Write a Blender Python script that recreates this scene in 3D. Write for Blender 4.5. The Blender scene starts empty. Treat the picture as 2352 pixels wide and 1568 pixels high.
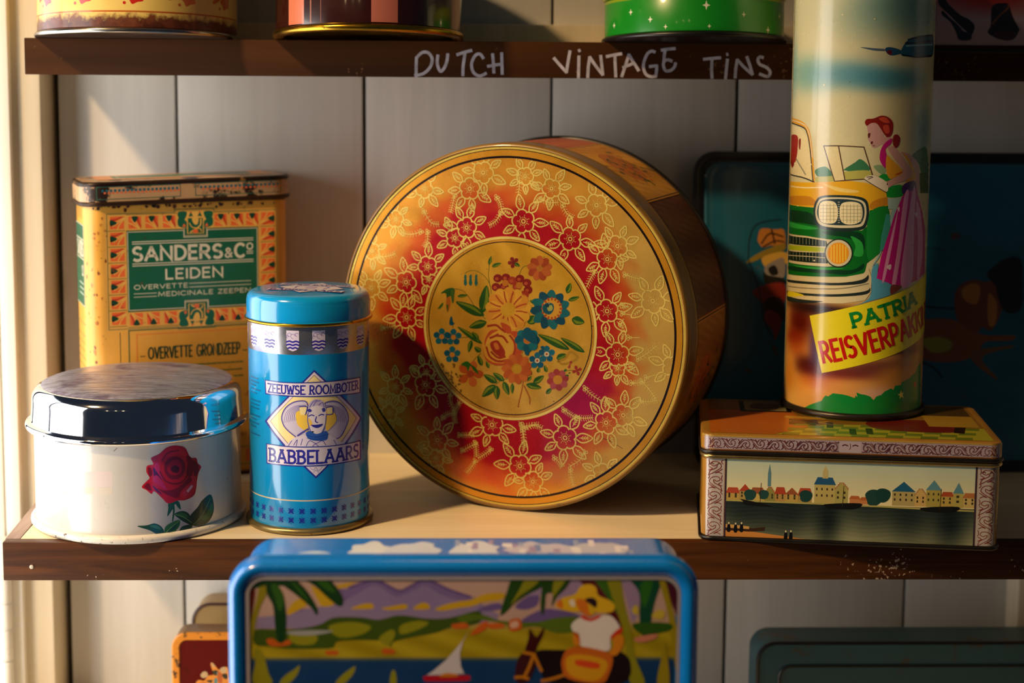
import bpy, bmesh, math, random
import numpy as np
from mathutils import Vector, Matrix
from mathutils.geometry import tessellate_polygon
PI = math.pi
C = bpy.context.scene.collection
scn = bpy.context.scene
random.seed(7)

# ---------------------------------------------------------------- camera
F_PX = 3600.0
PSI, TH, RHO, CYP, ZC = 0.0258, 0.1118, 0.0074, 555.07, 0.2797
cam_d = bpy.data.cameras.new('camera')
cam = bpy.data.objects.new('camera', cam_d); C.objects.link(cam)
f0 = Vector((math.sin(PSI), math.cos(PSI), 0)); r0 = Vector((math.cos(PSI), -math.sin(PSI), 0)); u0 = Vector((0, 0, 1))
fw = math.cos(TH) * f0 - math.sin(TH) * u0; up = math.cos(TH) * u0 + math.sin(TH) * f0
rt = math.cos(RHO) * r0 + math.sin(RHO) * up; upp = math.cos(RHO) * up - math.sin(RHO) * r0
cam.matrix_world = Matrix(((rt.x, upp.x, -fw.x, 0), (rt.y, upp.y, -fw.y, -0.9), (rt.z, upp.z, -fw.z, ZC), (0, 0, 0, 1)))
cam_d.sensor_fit = 'HORIZONTAL'; cam_d.sensor_width = 36.0
cam_d.lens = F_PX / 2352 * 36
cam_d.shift_y = -(784 - CYP) / 2352
cam_d.clip_start = 0.05
cam_d.dof.use_dof = True; cam_d.dof.focus_distance = 0.935; cam_d.dof.aperture_fstop = 4.8
scn.camera = cam

# ---------------------------------------------------------------- world, lamps, exposure
scn.view_settings.view_transform = 'Standard'; scn.view_settings.look = 'None'
scn.view_settings.gamma = 1.0; scn.view_settings.use_curve_mapping = False
scn.view_settings.exposure = -0.12
w = bpy.data.worlds.new('room_ambient'); scn.world = w; w.use_nodes = True
w.node_tree.nodes['Background'].inputs[0].default_value = (0.48, 0.66, 1.0, 1)
w.node_tree.nodes['Background'].inputs[1].default_value = 0.034

def area(name, loc, target, sx, sy, power, col):
    d = bpy.data.lights.new(name, 'AREA'); d.shape = 'RECTANGLE'; d.size = sx; d.size_y = sy
    d.energy = power; d.color = col
    o = bpy.data.objects.new(name, d); C.objects.link(o)
    o.location = loc; o.rotation_euler = (Vector(target) - Vector(loc)).to_track_quat('-Z', 'Y').to_euler()
    return o
# daylight from the shop window at the left, and a warm shop spot lamp high at the left in front
area('window_daylight', (-0.62, -0.13, -0.04), (0.1, 0.06, -0.02), 0.36, 0.85, 6.5, (1.0, 0.95, 0.90))
area('left_rim_light', (-0.70, 0.27, 0.02), (-0.1, 0.06, 0.04), 0.40, 0.9, 4.8, (0.90, 0.95, 1.0))  # added light for the rim highlights at the left; no glazed door is built
def spot(name, loc, target, power, col, size, blend, radius):
    d = bpy.data.lights.new(name, 'SPOT'); d.energy = power; d.color = col
    d.spot_size = size; d.spot_blend = blend; d.shadow_soft_size = radius
    o = bpy.data.objects.new(name, d); C.objects.link(o)
    o.location = loc; o.rotation_euler = (Vector(target) - Vector(loc)).to_track_quat('-Z', 'Y').to_euler()
    return o
spot('shop_spot_lamp', (-1.40, -1.02, 1.72), (-0.10, 0.03, 0.08), 280.0, (1.0, 0.65, 0.31), math.radians(25), 1.0, 0.08)
def bulb(loc, power):
    d = bpy.data.lights.new('string_bulb', 'POINT'); d.energy = power; d.color = (1.0, 0.72, 0.38); d.shadow_soft_size = 0.022
    o = bpy.data.objects.new('string_bulb', d); C.objects.link(o); o.location = loc
for bl in ((-0.95, -1.75, 0.95), (-0.62, -1.8, 0.98), (-0.35, -1.85, 0.98)):
    bulb(bl, 0.4)

# ---------------------------------------------------------------- helpers
def lin(h):
    h = h.lstrip('#'); out = []
    for i in (0, 2, 4):
        c = int(h[i:i + 2], 16) / 255
        out.append(c / 12.92 if c <= 0.04045 else ((c + 0.055) / 1.055) ** 2.4)
    return (*out, 1.0)
def thing(name, label, cat, loc=(0, 0, 0), rot=(0, 0, 0), group=None):
    o = bpy.data.objects.new(name, None); C.objects.link(o)
    o.location = loc; o.rotation_euler = rot; o.empty_display_size = 0.02
    o['label'] = label; o['category'] = cat
    if group: o['group'] = group
    return o
def obj(name, me, mat, parent=None, label=None):
    if mat is not None and not me.materials: me.materials.append(mat)
    o = bpy.data.objects.new(name, me); C.objects.link(o)
    if parent is not None: o.parent = parent
    if label: o['label'] = label
    return o
def struct(name, me, mat, parent=None):
    o = obj(name, me, mat, parent)
    if parent is None: o['kind'] = 'structure'
    return o
def mesh(name, v, f, smooth=False, angle=None):
    me = bpy.data.meshes.new(name); me.from_pydata([tuple(p) for p in v], [], f); me.validate()
    if smooth:
        me.polygons.foreach_set('use_smooth', [True] * len(me.polygons))
        if angle: me.set_sharp_from_angle(angle=math.radians(angle))
    return me
def box(name, x0, x1, y0, y1, z0, z1, bev=0.0, seg=2):
    bm = bmesh.new()
    bmesh.ops.create_cube(bm, size=1, matrix=Matrix.Translation(((x0 + x1) / 2, (y0 + y1) / 2, (z0 + z1) / 2)) @ Matrix.Diagonal((x1 - x0, y1 - y0, z1 - z0, 1)))
    if bev: bmesh.ops.bevel(bm, geom=bm.edges[:], offset=bev, segments=seg, affect='EDGES', profile=0.6)
    me = bpy.data.meshes.new(name); bm.to_mesh(me); bm.free()
    if bev:
        me.polygons.foreach_set('use_smooth', [True] * len(me.polygons)); me.set_sharp_from_angle(angle=math.radians(40))
    return me
def lathe(name, prof, n=192, axis='z', cap=(True, True), sharp=35):
    """prof: list of (radius, height) from bottom to top"""
    v, f = [], []
    for r, h in prof:
        for k in range(n):
            a = 2 * PI * k / n; x, y = r * math.sin(a), -r * math.cos(a)
            v.append((x, y, h) if axis == 'z' else (x, h, -y))
    for i in range(len(prof) - 1):
        for k in range(n):
            a, b = i * n + k, i * n + (k + 1) % n
            f.append((a, b, b + n, a + n))
    if cap[0]: f.append(tuple(range(n))[::-1])
    if cap[1]: f.append(tuple(range((len(prof) - 1) * n, len(prof) * n)))
    return mesh(name, v, f, True, sharp)
def arcprof(cx, cz, r, a0, a1, n=6):
    return [(cx + r * math.cos(math.radians(a0 + (a1 - a0) * k / n)), cz + r * math.sin(math.radians(a0 + (a1 - a0) * k / n))) for k in range(n + 1)]
def rrect(W, D, r, n=10):
    p = []
    for cx, cy, a0 in ((W / 2 - r, -D / 2 + r, -90), (W / 2 - r, D / 2 - r, 0), (-W / 2 + r, D / 2 - r, 90), (-W / 2 + r, -D / 2 + r, 180)):
        for k in range(n + 1):
            a = math.radians(a0 + 90 * k / n); p.append((cx + r * math.cos(a), cy + r * math.sin(a)))
    return p
def rbox(name, W, D, r, prof, n=10, M=None, cap=(True, True), sharp=35):
    """rounded-rectangle loft; prof: list of (outward offset, height)"""
    v, f = [], []; m = 4 * (n + 1)
    for o, h in prof:
        for x, y in rrect(W + 2 * o, D + 2 * o, max(r + o, 0.0004), n): v.append(Vector((x, y, h)))
    for i in range(len(prof) - 1):
        for k in range(m):
            a, b = i * m + k, i * m + (k + 1) % m; f.append((a, b, b + m, a + m))
    if cap[0]: f.append(tuple(range(m))[::-1])
    if cap[1]: f.append(tuple(range((len(prof) - 1) * m, len(prof) * m)))
    if M is not None: v = [M @ p for p in v]
    return mesh(name, v, f, True, sharp)
STAND = Matrix(((1, 0, 0, 0), (0, 0, -1, 0), (0, 1, 0, 0), (0, 0, 0, 1)))   # box height axis -> towards the viewer, box depth axis -> up

# ---------------------------------------------------------------- materials
MATS = {}
def nt(name):
    m = bpy.data.materials.new(name); m.use_nodes = True
    return m, m.node_tree.nodes, m.node_tree.links, m.node_tree.nodes['Principled BSDF']
def N(ns, kind, **kw):
    n = ns.new(kind)
    for k, v in kw.items():
        if k in n.inputs: n.inputs[k].default_value = v
        else: setattr(n, k, v)
    return n
def ramp(ns, a, b, ca=(0, 0, 0, 1), cb=(1, 1, 1, 1)):
    r = ns.new('ShaderNodeValToRGB'); e = r.color_ramp.elements
    e[0].position = a; e[1].position = b; e[0].color = ca; e[1].color = cb
    return r
def mixc(ns, ls, fac, a, b, mode='MIX'):
    m = ns.new('ShaderNodeMix'); m.data_type = 'RGBA'; m.blend_type = mode
    for s, v in ((0, fac), (6, a), (7, b)):
        if hasattr(v, 'links') or hasattr(v, 'is_output'): ls.new(v, m.inputs[s])
        else: m.inputs[s].default_value = v
    return m.outputs[2]
def paint(name, col, rough=0.35, metal=0.0, wear=0.0, wearcol='#5a3018', scale=60, bump=0.0, coat=0.0, vary=0.08, wthr=0.62):
    """painted or bare sheet metal; col None reads the printed colours stored on the mesh"""
    if name in MATS: return MATS[name]
    m, ns, ls, bs = nt(name)
    tc = N(ns, 'ShaderNodeTexCoord')
    if col is None:
        at = N(ns, 'ShaderNodeAttribute', attribute_name='Col'); base = at.outputs['Color']
    else:
        rg = N(ns, 'ShaderNodeRGB'); rg.outputs[0].default_value = lin(col); base = rg.outputs[0]
    n1 = N(ns, 'ShaderNodeTexNoise', Scale=scale * 0.7, Detail=5.0, Roughness=0.6); ls.new(tc.outputs['Object'], n1.inputs['Vector'])
    r1 = ramp(ns, 0.3, 0.7, (1 - vary, 1 - vary, 1 - vary, 1), (1, 1, 1, 1)); ls.new(n1.outputs['Fac'], r1.inputs[0])
    base = mixc(ns, ls, 1.0, base, r1.outputs[0], 'MULTIPLY')
    if wear > 0:
        n2 = N(ns, 'ShaderNodeTexNoise', Scale=scale * 2.4, Detail=8.0, Roughness=0.68); ls.new(tc.outputs['Object'], n2.inputs['Vector'])
        r2 = ramp(ns, wthr, wthr + 0.05, (0, 0, 0, 1), (wear, wear, wear, 1)); ls.new(n2.outputs['Fac'], r2.inputs[0])
        base = mixc(ns, ls, r2.outputs[0], base, lin(wearcol))
    ls.new(base, bs.inputs['Base Color'])
    bs.inputs['Metallic'].default_value = metal
    rr = ramp(ns, 0.25, 0.8, (rough * 0.8,) * 3 + (1,), (min(1, rough * 1.3),) * 3 + (1,)); ls.new(n1.outputs['Fac'], rr.inputs[0])
    ls.new(rr.outputs[0], bs.inputs['Roughness'])
    if coat: bs.inputs['Coat Weight'].default_value = coat; bs.inputs['Coat Roughness'].default_value = 0.08
    if bump:
        n3 = N(ns, 'ShaderNodeTexNoise', Scale=scale * 6, Detail=4.0); ls.new(tc.outputs['Object'], n3.inputs['Vector'])
        b = N(ns, 'ShaderNodeBump', Strength=bump, Distance=0.0006); ls.new(n3.outputs['Fac'], b.inputs['Height']); ls.new(b.outputs[0], bs.inputs['Normal'])
    MATS[name] = m
    return m
def wood(name, dark, light, rough=0.5, axis=0, scale=1.0, knots=False, bump=0.25, fleck=None):
    m, ns, ls, bs = nt(name)
    tc = N(ns, 'ShaderNodeTexCoord'); mp = N(ns, 'ShaderNodeMapping'); ls.new(tc.outputs['Object'], mp.inputs['Vector'])
    s = [140 * scale] * 3; s[axis] = 7 * scale; mp.inputs['Scale'].default_value = s
    oi = N(ns, 'ShaderNodeObjectInfo'); vm = N(ns, 'ShaderNodeVectorMath', operation='SCALE'); vm.inputs[0].default_value = (31, 17, 23)
    ls.new(oi.outputs['Random'], vm.inputs['Scale']); va = N(ns, 'ShaderNodeVectorMath', operation='ADD')
    ls.new(mp.outputs[0], va.inputs[0]); ls.new(vm.outputs[0], va.inputs[1])
    n1 = N(ns, 'ShaderNodeTexNoise', Scale=1.0, Detail=7.0, Roughness=0.62, Distortion=0.6); ls.new(va.outputs[0], n1.inputs['Vector'])
    r1 = ramp(ns, 0.32, 0.68, lin(dark), lin(light)); ls.new(n1.outputs['Fac'], r1.inputs[0])
    base = r1.outputs[0]
    if knots:
        vs = N(ns, 'ShaderNodeMapping'); ls.new(tc.outputs['Object'], vs.inputs['Vector']); q = [16, 16, 16]; q[axis] = 8; vs.inputs['Scale'].default_value = q
        vv = N(ns, 'ShaderNodeVectorMath', operation='ADD'); ls.new(vs.outputs[0], vv.inputs[0]); ls.new(vm.outputs[0], vv.inputs[1])
        vo = N(ns, 'ShaderNodeTexVoronoi', Scale=1.0); ls.new(vv.outputs[0], vo.inputs['Vector'])
        rk = ramp(ns, 0.05, 0.13, (0.62, 0.58, 0.52, 1), (1, 1, 1, 1)); ls.new(vo.outputs['Distance'], rk.inputs[0])
        base = mixc(ns, ls, 0.55, base, rk.outputs[0], 'MULTIPLY')
    if fleck:
        nf = N(ns, 'ShaderNodeTexNoise', Scale=420.0, Detail=3.0); ls.new(tc.outputs['Object'], nf.inputs['Vector'])
        nb = N(ns, 'ShaderNodeTexNoise', Scale=22.0, Detail=2.0); ls.new(tc.outputs['Object'], nb.inputs['Vector'])
        mu = N(ns, 'ShaderNodeMath', operation='MULTIPLY'); ls.new(nf.outputs['Fac'], mu.inputs[0]); ls.new(nb.outputs['Fac'], mu.inputs[1])
        rf = ramp(ns, 0.415, 0.435); ls.new(mu.outputs[0], rf.inputs[0])
        base = mixc(ns, ls, rf.outputs[0], base, lin(fleck))
    ls.new(base, bs.inputs['Base Color']); bs.inputs['Roughness'].default_value = rough
    if bump:
        b = N(ns, 'ShaderNodeBump', Strength=bump, Distance=0.0006); ls.new(n1.outputs['Fac'], b.inputs['Height']); ls.new(b.outputs[0], bs.inputs['Normal'])
    MATS[name] = m
    return m
def scratched(name):
    m, ns, ls, bs = nt(name)
    tc = N(ns, 'ShaderNodeTexCoord'); mp = N(ns, 'ShaderNodeMapping'); ls.new(tc.outputs['Object'], mp.inputs['Vector']); mp.inputs['Scale'].default_value = (60, 700, 60); mp.inputs['Rotation'].default_value = (0, 0, 0.12)
    n1 = N(ns, 'ShaderNodeTexNoise', Scale=1.0, Detail=6.0, Roughness=0.7); ls.new(mp.outputs[0], n1.inputs['Vector'])
    n2 = N(ns, 'ShaderNodeTexNoise', Scale=45.0, Detail=4.0, Roughness=0.6); ls.new(tc.outputs['Object'], n2.inputs['Vector'])
    r1 = ramp(ns, 0.35, 0.65, lin('#7c82a8'), lin('#dfe4ff')); ls.new(n1.outputs['Fac'], r1.inputs[0])
    r2 = ramp(ns, 0.52, 0.66, (1, 1, 1, 1), lin('#b8a4b0')); ls.new(n2.outputs['Fac'], r2.inputs[0])
    ls.new(mixc(ns, ls, 1.0, r1.outputs[0], r2.outputs[0], 'MULTIPLY'), bs.inputs['Base Color']); bs.inputs['Metallic'].default_value = 0.85
    r3 = ramp(ns, 0.3, 0.7, (0.28,) * 3 + (1,), (0.5,) * 3 + (1,)); ls.new(n2.outputs['Fac'], r3.inputs[0]); ls.new(r3.outputs[0], bs.inputs['Roughness'])
    b = N(ns, 'ShaderNodeBump', Strength=0.35, Distance=0.0004); ls.new(n1.outputs['Fac'], b.inputs['Height']); ls.new(b.outputs[0], bs.inputs['Normal'])
    MATS[name] = m
    return m
M_PLANK = wood('white_painted_planks', '#bfbdb8', '#cac8c3', 0.5, axis=2, scale=0.6, knots=True, bump=0.22)
M_POST = wood('cream_painted_post', '#cbbda2', '#d9ccb2', 0.5, axis=2, scale=0.5, bump=0.3)
M_CASING = wood('white_painted_casing', '#dfd8c8', '#ece6d8', 0.45, axis=2, scale=0.4, bump=0.2)
M_BOARD = wood('cream_shelf_board', '#d8c8a4', '#e8dabb', 0.42, axis=0, scale=0.5, bump=0.25)
M_EDGE = wood('dark_brown_edging', '#2c1608', '#5a3212', 0.42, axis=0, scale=0.9, bump=0.35)
M_EDGE_UP = wood('brown_painted_edging', '#3a2010', '#482a14', 0.42, axis=0, scale=0.5, bump=0.15)
M_WORN = wood('worn_pale_brown_edging', '#7a6258', '#b09c90', 0.6, axis=1, scale=0.8, bump=0.4)
M_DARK = paint('dark_backing', '#16120c', 0.8, vary=0.3)
M_TIN = paint('bare_tinplate', '#b8b4ac', 0.22, metal=1.0, vary=0.2)
M_GOLDRIM = paint('gold_lacquered_rim', '#c89a30', 0.25, metal=1.0, wear=0.7, wearcol='#3a2a12', vary=0.3)
M_BLACKRIM = paint('black_lacquered_rim', '#14100c', 0.35, vary=0.3)
M_PRINT = paint('litho_print', None, 0.32, coat=0.5, vary=0.07)
M_PRINTWORN = paint('litho_print_worn', None, 0.42, coat=0.15, wear=0.8, wearcol='#6a3c18', scale=55, vary=0.12, wthr=0.66)
M_PRINTMATT = paint('litho_print_matt', None, 0.4, coat=0.25, vary=0.07)
M_GOLDLINE = paint('gold_line_print', None, 0.28, metal=0.4, vary=0.2)
M_CHALK = paint('chalk_paint', '#c4bfca', 0.85, vary=0.45, scale=300)

# ---------------------------------------------------------------- flat print: artwork laid on a surface as thin coloured skins
class Surf:
    """kind plane: (s,t) on the plane x=s, z=t at y=y0 facing -y (or z=z0 facing +z, x=s, y=t); cyl: s=R*angle round z; ycyl: s=R*angle round y from the top"""
    def __init__(s, kind, a=0.0, R=None, M=None, ds=0.002, wrap=None):
        s.kind, s.a, s.R, s.M, s.ds, s.wrap, s.off = kind, a, R, M, ds, wrap, 0.0
    def at(s, p, q, h):
        if s.kind == 'plane': P, n = Vector((p, s.a - h, q)), Vector((0, -1, 0))
        elif s.kind == 'top': P, n = Vector((p, q, s.a + h)), Vector((0, 0, 1))
        elif s.kind == 'cyl':
            t = p / s.R; n = Vector((math.sin(t), -math.cos(t), 0)); P = n * (s.R + h) + Vector((0, 0, q))
        elif s.kind == 'ycyl':
            t = p / s.R; n = Vector((math.sin(t), 0, math.cos(t))); P = n * (s.R + h) + Vector((0, q, 0))
        elif s.kind == 'wrap':      # rounded box wall: half width, half depth, corner radius
            a, b, r = s.wrap; p += s.off; g = 1 if p >= 0 else -1; p = abs(p); L = a - r
            if p <= L: P, n = Vector((p * g, -b - h, 0)), Vector((0, -1, 0))
            elif p <= L + r * PI / 2:
                t = (p - L) / r; n = Vector((g * math.sin(t), -math.cos(t), 0)); P = Vector((g * L, -b + r, 0)) + n * (r + h)
            else: n = Vector((g, 0, 0)); P = Vector((g * (a + h), -b + r + (p - L - r * PI / 2), 0))
            P.z = q
        if s.M is not None: P = s.M @ P; n = (s.M.to_3x3() @ n)
        return P, n
def smoothpts(pts, closed, k=4):
    n = len(pts); out = []
    if n < 3: return pts
    rng = range(n) if closed else range(n - 1)
    for i in rng:
        if closed: p0, p1, p2, p3 = pts[i - 1], pts[i], pts[(i + 1) % n], pts[(i + 2) % n]
        else: p0, p1, p2, p3 = pts[max(i - 1, 0)], pts[i], pts[i + 1], pts[min(i + 2, n - 1)]
        for j in range(k):
            t = j / k
            out.append(tuple(0.5 * (2 * b + (c - a) * t + (2 * a - 5 * b + 4 * c - d) * t * t + (3 * b - a - 3 * c + d) * t ** 3) for a, b, c, d in zip(p0, p1, p2, p3)))
    if not closed: out.append(pts[-1])
    return out
STEP = 1e-5
class Print:
    def __init__(s, surf): s.S = surf; s.v = []; s.n = []; s.c = []; s.f = []; s.boxes = []; s.base = 1
    def layer(s, pts):
        a = [p[0] for p in pts]; b = [p[1] for p in pts]; bb = (min(a), max(a), min(b), max(b)); L = s.base
        for B, l in s.boxes:
            if B[0] < bb[1] and B[1] > bb[0] and B[2] < bb[3] and B[3] > bb[2] and l >= L: L = l + 1
        s.boxes.append((bb, L)); return L
    def poly(s, conv, col, L):
        """one convex polygon, cut along s so that it follows the surface"""
        S = s.S; parts = [conv]
        if S.kind in ('cyl', 'ycyl', 'wrap'):
            ds = S.ds; lo = min(p[0] for p in conv); hi = max(p[0] for p in conv); k0 = math.floor(lo / ds + 1e-9); k1 = math.ceil(hi / ds - 1e-9)
            if k1 - k0 > 1:
                parts = []
                for k in range(k0, k1):
                    q = conv
                    for lim, sg in ((k * ds, 1), ((k + 1) * ds, -1)):
                        r = []
                        for i in range(len(q)):
                            A, B = q[i - 1], q[i]; da, db = sg * (A[0] - lim), sg * (B[0] - lim)
                            if (da >= 0) != (db >= 0):
                                t = da / (da - db); r.append((A[0] + (B[0] - A[0]) * t, A[1] + (B[1] - A[1]) * t))
                            if db >= 0: r.append(B)
                        q = r
                        if len(q) < 3: break
                    if len(q) >= 3: parts.append(q)
        h = L * STEP
        for q in parts:
            i0 = len(s.v)
            for p in q:
                P, n = S.at(p[0], p[1], h); s.v.append(tuple(P)); s.n.append(tuple(n)); s.c.append(col)
            A, B, Cc = (Vector(s.v[i0 + i]) for i in (0, 1, 2)); idx = list(range(i0, len(s.v)))
            if (B - A).cross(Cc - A).dot(Vector(s.n[i0])) < 0: idx.reverse()
            s.f.append(idx)
    def fill(s, pts, col, smooth=False, L=None, k=4):
        if isinstance(col, str): col = lin(col)
        if smooth: pts = smoothpts(pts, True, k)
        if L is None: L = s.layer(pts)
        for t in tessellate_polygon([[Vector((p[0], p[1], 0)) for p in pts]]): s.poly([pts[i] for i in t], col, L)
        return L
    def stroke(s, pts, w, col, closed=False, smooth=False, L=None, k=4, taper=False):
        if isinstance(col, str): col = lin(col)
        if smooth: pts = smoothpts(pts, closed, k)
        P = [Vector((p[0], p[1])) for p in pts]; n = len(P)
        P = [p for i, p in enumerate(P) if i == 0 or (p - P[i - 1]).length > 1e-7]; n = len(P)
        if n < 2: return
        lft, rgt = [], []
        for i in range(n):
            a = P[i - 1] if (i > 0 or closed) else None; b = P[(i + 1) % n] if (i < n - 1 or closed) else None
            d1 = (P[i] - a).normalized() if a is not None else None; d2 = (b - P[i]).normalized() if b is not None else None
            if d1 is None: d1 = d2
            if d2 is None: d2 = d1
            n1 = Vector((-d1.y, d1.x)); n2 = Vector((-d2.y, d2.x)); m = n1 + n2
            m = n1 if m.length < 1e-6 else m.normalized()
            sc = 1 / max(0.45, m.dot(n1)); ww = w / 2
            if taper: ww *= max(0.15, math.sin(PI * min(1, (i + 0.3) / (n - 0.4))) ** 0.6)
            e = Vector((0, 0))
            if not closed and i == 0: e = -d1 * w * 0.25
            if not closed and i == n - 1: e = d1 * w * 0.25
            lft.append(P[i] + m * ww * sc + e); rgt.append(P[i] - m * ww * sc + e)
        if L is None: L = s.layer([tuple(p) for p in lft + rgt])
        for i in range(n if closed else n - 1):
            j = (i + 1) % n; s.poly([tuple(lft[i]), tuple(rgt[i]), tuple(rgt[j]), tuple(lft[j])], col, L)
        return L
    def disc(s, c, rx, ry, col, n=20, rot=0.0, L=None):
        cr, sr = math.cos(rot), math.sin(rot); pts = []
        for k in range(n):
            a = 2 * PI * k / n; x, y = rx * math.cos(a), ry * math.sin(a); pts.append((c[0] + x * cr - y * sr, c[1] + x * sr + y * cr))
        return s.fill(pts, col, L=L)
    def grid(s, s0, s1, t0, t1, nx, ny, fn, L=0):
        """soft painting: one vertex colour per grid point, fn(S,T) -> array of sRGB 0..1"""
        if s.S.kind in ('cyl', 'ycyl', 'wrap'):
            k0, k1 = math.floor(s0 / s.S.ds), math.ceil(s1 / s.S.ds); xs = np.arange(k0, k1 + 1) * s.S.ds; nx = len(xs) - 1
        else: xs = np.linspace(s0, s1, nx + 1)
        ys = np.linspace(t0, t1, ny + 1); X, Y = np.meshgrid(xs, ys); col = np.clip(fn(X, Y), 0, 1)
        col = np.where(col <= 0.04045, col / 12.92, ((col + 0.055) / 1.055) ** 2.4)
        i0 = len(s.v)
        for j in range(ny + 1):
            for i in range(nx + 1):
                P, n = s.S.at(X[j, i], Y[j, i], L * STEP); s.v.append(tuple(P)); s.n.append(tuple(n)); s.c.append((*col[j, i], 1.0))
        A, B, D = (Vector(s.v[i0 + q]) for q in (0, 1, nx + 1)); flip = (B - A).cross(D - A).dot(Vector(s.n[i0])) < 0
        for j in range(ny):
            for i in range(nx):
                a = i0 + j * (nx + 1) + i; q = [a, a + 1, a + nx + 2, a + nx + 1]; s.f.append(q[::-1] if flip else q)
    def build(s, name, mat, parent, label=None):
        me = bpy.data.meshes.new(name); me.from_pydata(s.v, [], s.f)
        me.polygons.foreach_set('use_smooth', [True] * len(me.polygons))
        at = me.color_attributes.new('Col', 'FLOAT_COLOR', 'POINT'); at.data.foreach_set('color', np.array(s.c, dtype=np.float32).ravel())
        me.normals_split_custom_set_from_vertices(s.n)
        return obj(name, me, mat, parent, label)
    # ------ stroke lettering
    def text(s, txt, p0, p1, h, sw, col, serif=False, rot90=False, widths=1.0):
        """letters spread from p0 to p1 along the baseline, height h, stroke width sw"""
        if isinstance(col, str): col = lin(col)
        gap = 0.22; adv = []; x = 0.0
        for ch in txt:
            wd = GLYPH[ch][0] if ch != ' ' else 0.35
            adv.append(x); x += wd + gap
        tot = x - gap; d = Vector((p1[0] - p0[0], p1[1] - p0[1])); Ln = d.length; d.normalize(); nn = Vector((-d.y, d.x)); sx = Ln / tot
        L = None; quads = []
        pr = Print(s.S); pr.base = 0
        for ch, a in zip(txt, adv):
            if ch == ' ': continue
            for ln in GLYPH[ch][1]:
                closed = len(ln) > 3 and ln[0] == ln[-1]
                pts = [(p0[0] + d.x * (a + u) * sx + nn.x * v * h, p0[1] + d.y * (a + u) * sx + nn.y * v * h) for u, v in (ln[:-1] if closed else ln)]
                pr.stroke(pts, sw, col, closed, L=0)
                if serif and not closed:
                    for (u, v), pt in ((ln[0], pts[0]), (ln[-1], pts[-1])):
                        if v < 0.02 or v > 0.98:
                            e = h * 0.15; pr.stroke([(pt[0] - d.x * e, pt[1] - d.y * e), (pt[0] + d.x * e, pt[1] + d.y * e)], sw * 0.75, col, L=0)
        cor = []
        for u, v in ((0, 0), (Ln, 0), (Ln, h), (0, h)): cor.append((p0[0] + d.x * u + nn.x * v, p0[1] + d.y * u + nn.y * v))
        L = s.layer(cor); i0 = len(s.v)
        for p, n in zip(pr.v, pr.n): s.v.append(tuple(Vector(p) + Vector(n) * (L * STEP)))
        s.n += pr.n; s.c += pr.c; s.f += [[i + i0 for i in q] for q in pr.f]
def _arc(cx, cy, rx, ry, a0, a1, n=10): return [(cx + rx * math.cos(math.radians(a0 + (a1 - a0) * k / n)), cy + ry * math.sin(math.radians(a0 + (a1 - a0) * k / n))) for k in range(n + 1)]
def _oval(w): return _arc(w / 2, 0.5, w / 2, 0.5, 90, 450, 20)
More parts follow.
